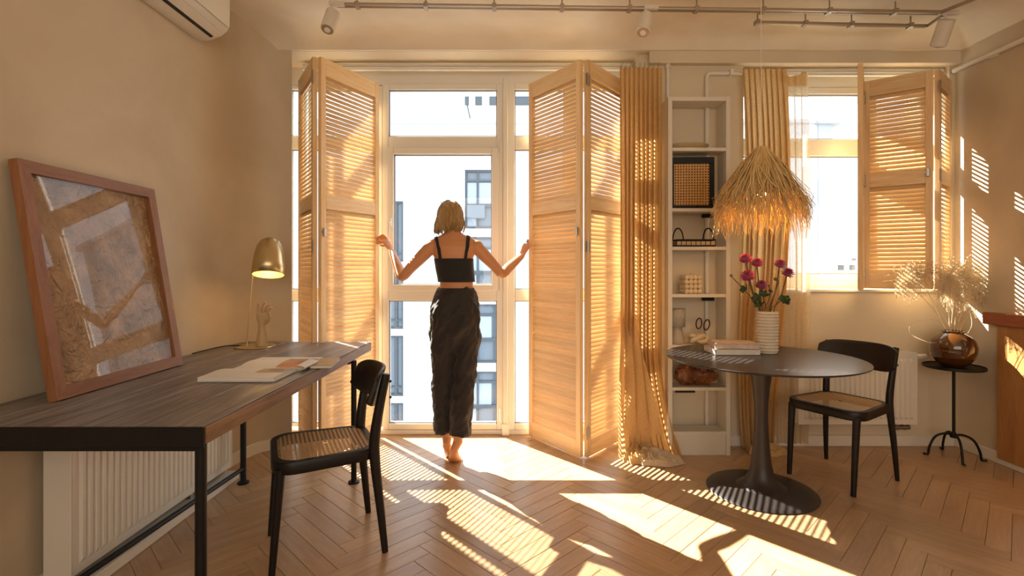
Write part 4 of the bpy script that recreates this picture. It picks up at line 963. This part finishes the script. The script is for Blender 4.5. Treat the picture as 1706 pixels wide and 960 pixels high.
# ================================================================== HEATING PIPES
def pipe(label, P, r=.014, clamps=()):
    t = thing('heating_pipe', label, 'pipe', tuple(P[0])); MB().tube(P, r, 14).build('pipe', M['white'], t, True, world=True)
    for c, dz in clamps: MB().box((c[0]-.012, c[1]-.022, c[2]-.02), (c[0]+.012, c[1]+.03, c[2]+.02), .003).build('clamp', M['white'], t, world=True)
p1 = Vector((1.085, 3.53, 2.66)); pipe('white vertical pipe rising above the left of the bookcase', [p1, (1.085, 3.53, .0)], .012)
MB().lathe([(.018, 2.635), (.018, 2.66)], 20, (1.085, 3.53)).build('pipe_collar', M['white'], bpy.data.objects['heating_pipe'], world=True)
pipe('white pipe bending down behind the bookcase from the curtain', [(1.60, 3.53, 2.60), (1.385, 3.53, 2.60), (1.365, 3.53, 2.594), (1.356, 3.53, 2.575), (1.356, 3.53, .0)], .0135, (((1.52, 3.52, 2.60), 0),))
pipe('white heating pipe along the top of the right wall', [(3.075, 3.53, 2.615), (3.075, 1.6, 2.615)], .016, (((3.09, 3.25, 2.615), 0), ((3.09, 2.6, 2.615), 0)))
# ================================================================== THE WOMAN
M['skin'], nt_, b_ = newmat('skin'); b_.inputs['Base Color'].default_value = (.64, .29, .13, 1); b_.inputs['Roughness'].default_value = .5
b_.inputs['Subsurface Weight'].default_value = .12; b_.inputs['Subsurface Radius'].default_value = (.02, .008, .004); b_.inputs['Subsurface Scale'].default_value = 1
M['top'] = plain('black_knit', (.012, .011, .013), .85, bmp=.2, nscale=120, sheen=.2)
M['pants'] = plain('charcoal_linen', (.020, .015, .015), .75, nz=.15, nscale=90, bmp=.3, sheen=.15)
M['hair'] = wood('blonde_hair', (.20, .105, .035), (.42, .26, .10), (.68, .50, .26), (1, 1, .1), 60, .42, .3, 0)
M['nail'] = plain('nail', (.62, .30, .20), .3); M['ringst'] = plain('green_ring_stone', (.10, .28, .26), .2)
D0 = 3.25
per = thing('person', 'barefoot woman on tiptoe in black crop top and dark trousers, seen from behind', 'person', (-.38, 3.25, 0))
def S(x, y, d=D0): return px(x, y, d)
bd = MB()
def ringsZ(spec, n=28):      # (y pixel, x centre pixel, half width px, depth half m, depth centre, squareness)
    out = []
    for yy, xc, hw, hd, dc, sq in spec:
        c = S(xc, yy, D0); rx = hw*D0/845; ring = []
        for k in range(n):
            a = 2*PI*k/n; ca, sa = math.cos(a), math.sin(a); e = 2/sq
            ring.append((c.x+rx*abs(ca)**e*(1 if ca > 0 else -1), dc+hd*abs(sa)**e*(1 if sa > 0 else -1), c.z))
        out.append(ring)
    return out
TC = 3.27
torso = [(520, 757, 36, .090, TC+.0, 2.2), (505, 758, 33, .088, TC, 2.2), (490, 759, 30, .082, TC, 2.2), (478, 760, 27.5, .078, TC, 2.2), (466, 760, 27.5, .080, TC, 2.2), (450, 758, 29, .085, TC+.01, 2.3), (435, 755, 31.2, .090, TC+.015, 2.3), (420, 755, 36, .090, TC+.015, 2.3), (411, 756, 41, .080, TC+.01, 2.2), (404, 756, 41, .068, TC+.01, 2), (399.5, 755, 38, .058, TC+.01, 2), (395, 755, 29, .050, TC+.01, 2), (390, 754, 18, .046, TC+.012, 2), (386, 753, 13.5, .045, TC+.015, 2), (375, 751, 13, .046, TC+.025, 2), (365, 750, 13, .045, TC+.03, 2)]
bd.loft(ringsZ(torso))
HC = S(749, 364); HC.y = TC+.03
bd.loft([[(HC.x+rx*math.cos(a), HC.y+dy+ry*math.sin(a), HC.z+z) for a in [2*PI*k/24 for k in range(24)]] for z, rx, ry, dy in
   ((-.100, .028, .030, .045), (-.085, .045, .055, .03), (-.055, .060, .078, .012), (-.02, .070, .090, .002), (.02, .074, .096, 0), (.055, .070, .092, -.004), (.085, .052, .070, -.008), (.104, .024, .034, -.01))])
# face (turned to the window) and ears
bd.tube([HC+Vector((0, .088, .012)), HC+Vector((0, .100, -.012)), HC+Vector((0, .112, -.030)), HC+Vector((0, .094, -.040))], [.008, .010, .013, .008], 8)
bd.tube([HC+Vector((-.022, .088, -.060)), HC+Vector((0, .096, -.060)), HC+Vector((.022, .088, -.060))], [.004, .009, .004], 8)
for s in (-1, 1): bd.ball(tuple(HC+Vector((s*.072, .01, -.015))), .020, 10, 8, (.35, .6, 1.3)); bd.ball(tuple(HC+Vector((s*.030, .082, .012))), .014, 10, 8)
def arm(sh, el, wr, kn, dpt):
    a, b, c, k = [S(p[0], p[1], d) for p, d in zip((sh, el, wr, kn), dpt)]
    P = spline([a, a.lerp(b, .35), a.lerp(b, .7), b, b.lerp(c, .3), b.lerp(c, .7), c], 4)
    rr_ = [.044, .040, .034, .031, .033, .027, .0195]
    rs = []
    for i in range(len(P)):
        t_ = i/4; j = min(5, int(t_)); f_ = t_-j; rs.append(rr_[j]*(1-f_)+rr_[min(6, j+1)]*f_)
    bd.tube(P, rs, 16); bd.ball(tuple(a), .046, 14, 10); bd.ball(tuple(b), .0305, 12, 8)
    return a, b, c, k
def hand(c, k, side, tips, thumb, palmn):
    ax = (k-c).normalized(); sd_ = Vector(palmn).cross(ax).normalized()
    L = (k-c).length
    bd.loft([[tuple(c+ax*(L*t_)+sd_*(w_*math.cos(a))+Vector(palmn).normalized()*(h_*math.sin(a))) for a in [2*PI*i/14 for i in range(14)]] for t_, w_, h_ in ((-.12, .017, .015), (.15, .021, .015), (.5, .029, .014), (.85, .034, .012), (1.05, .031, .009))])
    for i, pts in enumerate(tips):
        base = c+ax*L*.92+sd_*((i-1.5)*.0165)
        P = spline([base-ax*.02, base]+[Vector(p) for p in pts], 4); bd.tube(P, [.0088-.0030*j/len(P) for j in range(len(P))], 10)
    P = spline([c+ax*L*.25+sd_*(-.018*side)]+[Vector(p) for p in thumb], 4); bd.tube(P, [.012-.005*j/len(P) for j in range(len(P))], 10)
# left arm: the fingers close on the edge of the left shutter at (-.975, 3.735)
a, b, c, k = arm((718, 412), (670, 461), (652, 418), (642, 400), (3.27, 3.28, 3.52, 3.62))
e = Vector((-.980, 3.725, 0))
tips = []
for i in range(4):
    z = k.z+.022-.016*i+.004; kx = k.x-.008+.006*i
    tips.append([(kx-.018, k.y+.038, z+.010), (kx-.045, k.y+.068, z+.006), (e.x-.004-.006*(i % 2), k.y+.078, z-.004)])
hand(c, k, 1, tips, [(k.x+.005, k.y+.005, k.z-.030), (k.x-.015, k.y+.035, k.z-.040), (e.x+.022, k.y+.055, k.z-.034)], (.45, -.75, .25))
# right arm: the hand closes on the edge of the right shutter at (.133, 3.735)
a2_, b2_, c2_, k2_ = arm((794, 412), (836, 456), (870, 426), (878, 408), (3.27, 3.30, 3.56, 3.62))
tips = []
for i in range(4):
    z = k2_.z+.020-.015*i
    tips.append([(k2_.x+.006, k2_.y+.036, z+.016), (k2_.x+.014, k2_.y+.066, z+.010), (k2_.x+.010, k2_.y+.088, z-.002)])
hand(c2_, k2_, -1, tips, [(k2_.x-.020, k2_.y+.02, k2_.z-.012), (k2_.x-.018, k2_.y+.05, k2_.z+.006), (k2_.x-.006, k2_.y+.075, k2_.z+.010)], (-.45, -.75, .25))
# legs on tiptoe
def leg(pts, foot):
    P = spline([p for p, r in pts], 5); rs = []
    for i in range(len(P)):
        t_ = i/5; j = min(len(pts)-2, int(t_)); f_ = t_-j; rs.append(pts[j][1]*(1-f_)+pts[j+1][1]*f_)
    bd.tube(P, rs, 18)
    # foot: heel high, ball and toes on the floor
    ank, heel, ball, toe, s = foot
    bd.tube([ank+Vector((0, 0, .05)), ank, heel], [.030, .031, .024], 14)
    bd.loft([[tuple(c_+Vector((w_*math.cos(a), 0, 0))+up_*(h_*math.sin(a))) for a in [2*PI*i/16 for i in range(16)]] for c_, w_, h_, up_ in (
        (heel+Vector((0, -.010, .012)), .018, .014, Vector((0, .5, .8))), (heel+Vector((0, .004, -.004)), .027, .027, Vector((0, .75, .6))), (heel.lerp(ball, .35), .027, .030, Vector((0, .85, .5))), (heel.lerp(ball, .7), .034, .024, Vector((0, .8, .6))), (ball, .041, .018, Vector((0, .35, .93))), (ball+Vector((0, .025, -.002)), .042, .014, Vector((0, .1, 1))))])
    for i, (dx, l_, r_) in enumerate(((-.028, .052, .0125), (-.009, .050, .0090), (.007, .046, .0085), (.021, .040, .0080), (.033, .032, .0075))):
        b0 = ball+Vector((dx*s, .015, -.002)); bd.tube([b0, b0+Vector((0, l_*.5, .002)), b0+Vector((.002*s, l_, -.004))], [r_, r_*.95, r_*.7], 10)
fr_ = Vector((-.368, 3.245, .018)); fl_ = Vector((-.405, 3.335, .018))
hip = S(757, 520)
rk = (Vector((-.340, 3.19, .150)), Vector((-.362, 3.165, .105)), fr_, None, -1)
lk = (Vector((-.420, 3.275, .150)), Vector((-.418, 3.245, .110)), fl_, None, 1)
leg([(Vector((hip.x+.075, TC, .96)), .085), (S(776, 560, TC), .078), (Vector((-.300, 3.265, .52)), .050), (Vector((-.310, 3.22, .36)), .048), (Vector((-.335, 3.19, .20)), .030)], rk)
leg([(Vector((hip.x-.075, TC, .96)), .085), (S(737, 560, TC), .078), (Vector((-.445, 3.30, .52)), .050), (Vector((-.435, 3.285, .36)), .048), (Vector((-.422, 3.272, .20)), .030)], lk)
body = bd.build('body', M['skin'], per, True, world=True)
m = body.modifiers.new('remesh', 'REMESH'); m.mode = 'VOXEL'; m.voxel_size = .0042; m.use_smooth_shade = True
m = body.modifiers.new('smooth', 'CORRECTIVE_SMOOTH' if False else 'SMOOTH'); m.factor = .5; m.iterations = 4
# crop top
top = MB()
tp = [(470, 760, 30.5, .089, TC+.004, 2.2), (462, 759, 30.8, .091, TC+.008, 2.25), (450, 757, 31.5, .094, TC+.012, 2.3), (437, 755.5, 32.2, .096, TC+.016, 2.3), (431, 755, 32.6, .097, TC+.017, 2.3)]
R_ = ringsZ(tp, 48)
top.loft(R_, False)
tpo = top.build('crop_top', M['top'], per, True, world=True); solid(tpo, .004, 0)
for s, x0_, x1_ in ((-1, 727, 725.5), (1, 781, 780.5)):
    P = [S(x0_-.3*s, 439, TC-.100), S((x0_*.6+x1_*.4), 428, TC-.10), S((x0_+x1_)/2, 415, TC-.095), S(x1_, 404, TC-.078), S(x1_, 397, TC-.045), S(x1_, 394, TC), S(x1_, 397, TC+.045), S(x1_, 408, TC+.09), S(x1_+3*-s, 425, TC+.112), S(x1_+4*-s, 438, TC+.115)]
    P = spline(P, 5); nP = len(P)-1
    q = MB().grid(lambda u, v: (P[round(v*nP)].x+(u-.5)*(.036-.010*min(1, v*4)), P[round(v*nP)].y, P[round(v*nP)].z), 6, nP)
    o = q.build('shoulder_strap', M['top'], per, True, world=True)
    m = o.modifiers.new('wrap', 'SHRINKWRAP'); m.target = body; m.wrap_method = 'NEAREST_SURFACEPOINT'; m.wrap_mode = 'ABOVE_SURFACE'; m.offset = .0035
    solid(o, .004, 0)
# trousers
tr = MB()
pel = [(481, 760, 29, .090, TC, 2.2), (484, 760, 31, .094, TC, 2.2), (492, 759.5, 34, .100, TC-.005, 2.3), (505, 759, 38, .108, TC-.010, 2.3), (522, 758.5, 41, .116, TC-.016, 2.3), (540, 758.5, 41.5, .118, TC-.018, 2.3), (556, 758, 38, .104, TC-.010, 2.3), (570, 758, 31, .085, TC, 2.2), (586, 758, 14, .06, TC, 2)]
tr.loft(ringsZ(pel, 40))
def pleg(spec, n=30):
    rings = []
    for yy, xc, hw, hd, dc in spec:
        c = S(xc, yy); rings.append([(c.x+hw*D0/845*math.cos(2*PI*k/n), dc+hd*math.sin(2*PI*k/n), c.z) for k in range(n)])
    tr.loft(rings)
pleg([(525, 737.5, 19.5, .104, TC-.012), (548, 737, 21, .104, TC-.01), (572, 737.2, 21.3, .098, TC), (600, 737, 20, .090, TC+.01), (625, 737, 18.5, .082, TC+.015), (650, 737.5, 17.5, .078, TC+.008), (680, 737.5, 16.6, .074, TC), (705, 737, 16, .070, TC), (720, 736.5, 15.8, .070, TC-.002)])
pleg([(525, 779.5, 19.5, .104, TC-.012), (548, 779.5, 21, .104, TC-.01), (572, 778.5, 21.2, .098, TC), (600, 776.5, 20.5, .090, TC+.005), (625, 774, 19.5, .082, TC+.0), (650, 772, 19.3, .078, TC-.03), (680, 769.5, 18.5, .074, TC-.06), (705, 768.5, 17.8, .070, TC-.07), (720, 768, 17.8, .070, TC-.075)])
tro = tr.build('trousers', M['pants'], per, True, world=True)
m = tro.modifiers.new('remesh', 'REMESH'); m.mode = 'VOXEL'; m.voxel_size = .006; m.use_smooth_shade = True
m = tro.modifiers.new('smooth', 'SMOOTH'); m.factor = .5; m.iterations = 8
tx = bpy.data.textures.new('wrinkles', 'CLOUDS'); tx.noise_scale = .055; tx.noise_depth = 3
em = bpy.data.objects.new('wrinkle_frame', None); C.objects.link(em); em.parent = tro; em.scale = (1, 1, 2.6); em.rotation_euler = (.3, .5, .2)
m = tro.modifiers.new('wrinkle', 'DISPLACE'); m.texture = tx; m.strength = .042; m.mid_level = .5; m.texture_coords = 'OBJECT'; m.texture_coords_object = em
m = tro.modifiers.new('smooth2', 'SMOOTH'); m.factor = .4; m.iterations = 2
q = MB(); R2 = ringsZ([(480, 760, 28.8, .088, TC, 2.2), (490, 760, 32.2, .0965, TC-.003, 2.2)], 60)
for j in range(2): 
    cx = sum(p[0] for p in R2[j])/60
    R2[j] = [(cx+(p[0]-cx)*(1+.018*math.sin(i*2*PI/60*30)), TC+(p[1]-TC)*(1+.02*math.sin(i*PI)), p[2]) for i, p in enumerate(R2[j])]
q.loft(R2, False); wbn = q.build('waistband', M['pants'], per, True, world=True); solid(wbn, .006, 0)
b_b = S(733, 487); MB().ball((b_b.x, TC-.045, b_b.z), .006, 10, 8).build('button', M['steel'], per, True, world=True)
# hair: a bob of curved locks over a cap
random.seed(21)
hb = MB(); hc = HC+Vector((0, -.004, .012))
hb.loft([[(hc.x+rx*math.cos(a), hc.y+ry*math.sin(a)+dy, hc.z+z) for a in [2*PI*k/28 for k in range(28)]] for z, rx, ry, dy in ((-.075, .040, .040, -.032), (-.055, .064, .062, -.022), (-.02, .074, .080, -.014), (.02, .076, .090, -.008), (.06, .070, .086, -.008), (.088, .050, .066, -.01), (.101, .020, .03, -.01))])
for _c in range(130):
    ac_ = random.uniform(PI*.92, PI*2.08) if random.random() < .82 else random.uniform(-.5, PI+.5)
    phc = random.uniform(0, .75); f1, f2, f3 = [random.uniform(0, 6.3) for _ in range(3)]
    left = max(0, -math.cos(ac_)); ec = -.078+random.gauss(0, .012)-.016*left; fc = random.gauss(-.004, .010)+(.020 if left > .75 and random.random() < .7 else 0)
    for _ in range(13):
        a = ac_+random.gauss(0, .055); ph = max(0, phc+random.gauss(0, .04)); n_ = 11; P = []; th0 = ph*.9; end = ec+random.gauss(0, .005); lift = random.uniform(0, .004)
        for j in range(n_):
            t_ = j/(n_-1); th = th0+(PI*.5-th0)*min(1, t_*2)
            aw = a+(.10*math.sin(f1+t_*5)+.05*math.sin(f2+t_*11))*t_; rw = .0035*math.sin(f3+t_*8)*t_+lift
            if t_ < .5: r_ = .080*math.sin(th)+rw; ry = .092*math.sin(th)+rw; z = .110*math.cos(th)
            else:
                u_ = (t_-.5)*2; r_ = .080+.012*math.sin(u_*PI*.75)-.020*u_**2+fc*u_**2+rw; ry = .092+.004*math.sin(u_*PI)-.032*u_**2+fc*u_**2+rw; z = end*u_
            P.append((hc.x+r_*math.cos(aw), hc.y-.008+ry*math.sin(aw), hc.z+z))
        w_ = random.uniform(.0012, .0024); hb.tube(P, [w_*(.6+.6*math.sin(PI*min(1, (j+1)/n_)))*(1-.7*(j == n_-1)) for j in range(n_)], 4, cap=False)
for _ in range(120):
    a = random.uniform(0, 2*PI); r0 = random.uniform(.02, .085); p = Vector((hc.x+r0*math.cos(a), hc.y+r0*math.sin(a), hc.z+.112*math.sqrt(max(.02, 1-(r0/.088)**2))))
    d_ = Vector((math.cos(a)*.6+random.gauss(0, .3), math.sin(a)*.6, .5)).normalized(); L = random.uniform(.01, .028); hb.tube([p, p+d_*L*.6, p+d_*L+Vector((0, 0, -.006))], .0006, 3, cap=False)
hb.build('hair', M['hair'], per, True, world=True)
q = MB(); kk = Vector(tips[1][0]); q.ball((kk.x-.002, kk.y-.014, kk.z+.004), .009, 12, 8); q.build('ring', M['ringst'], per, True, world=True)
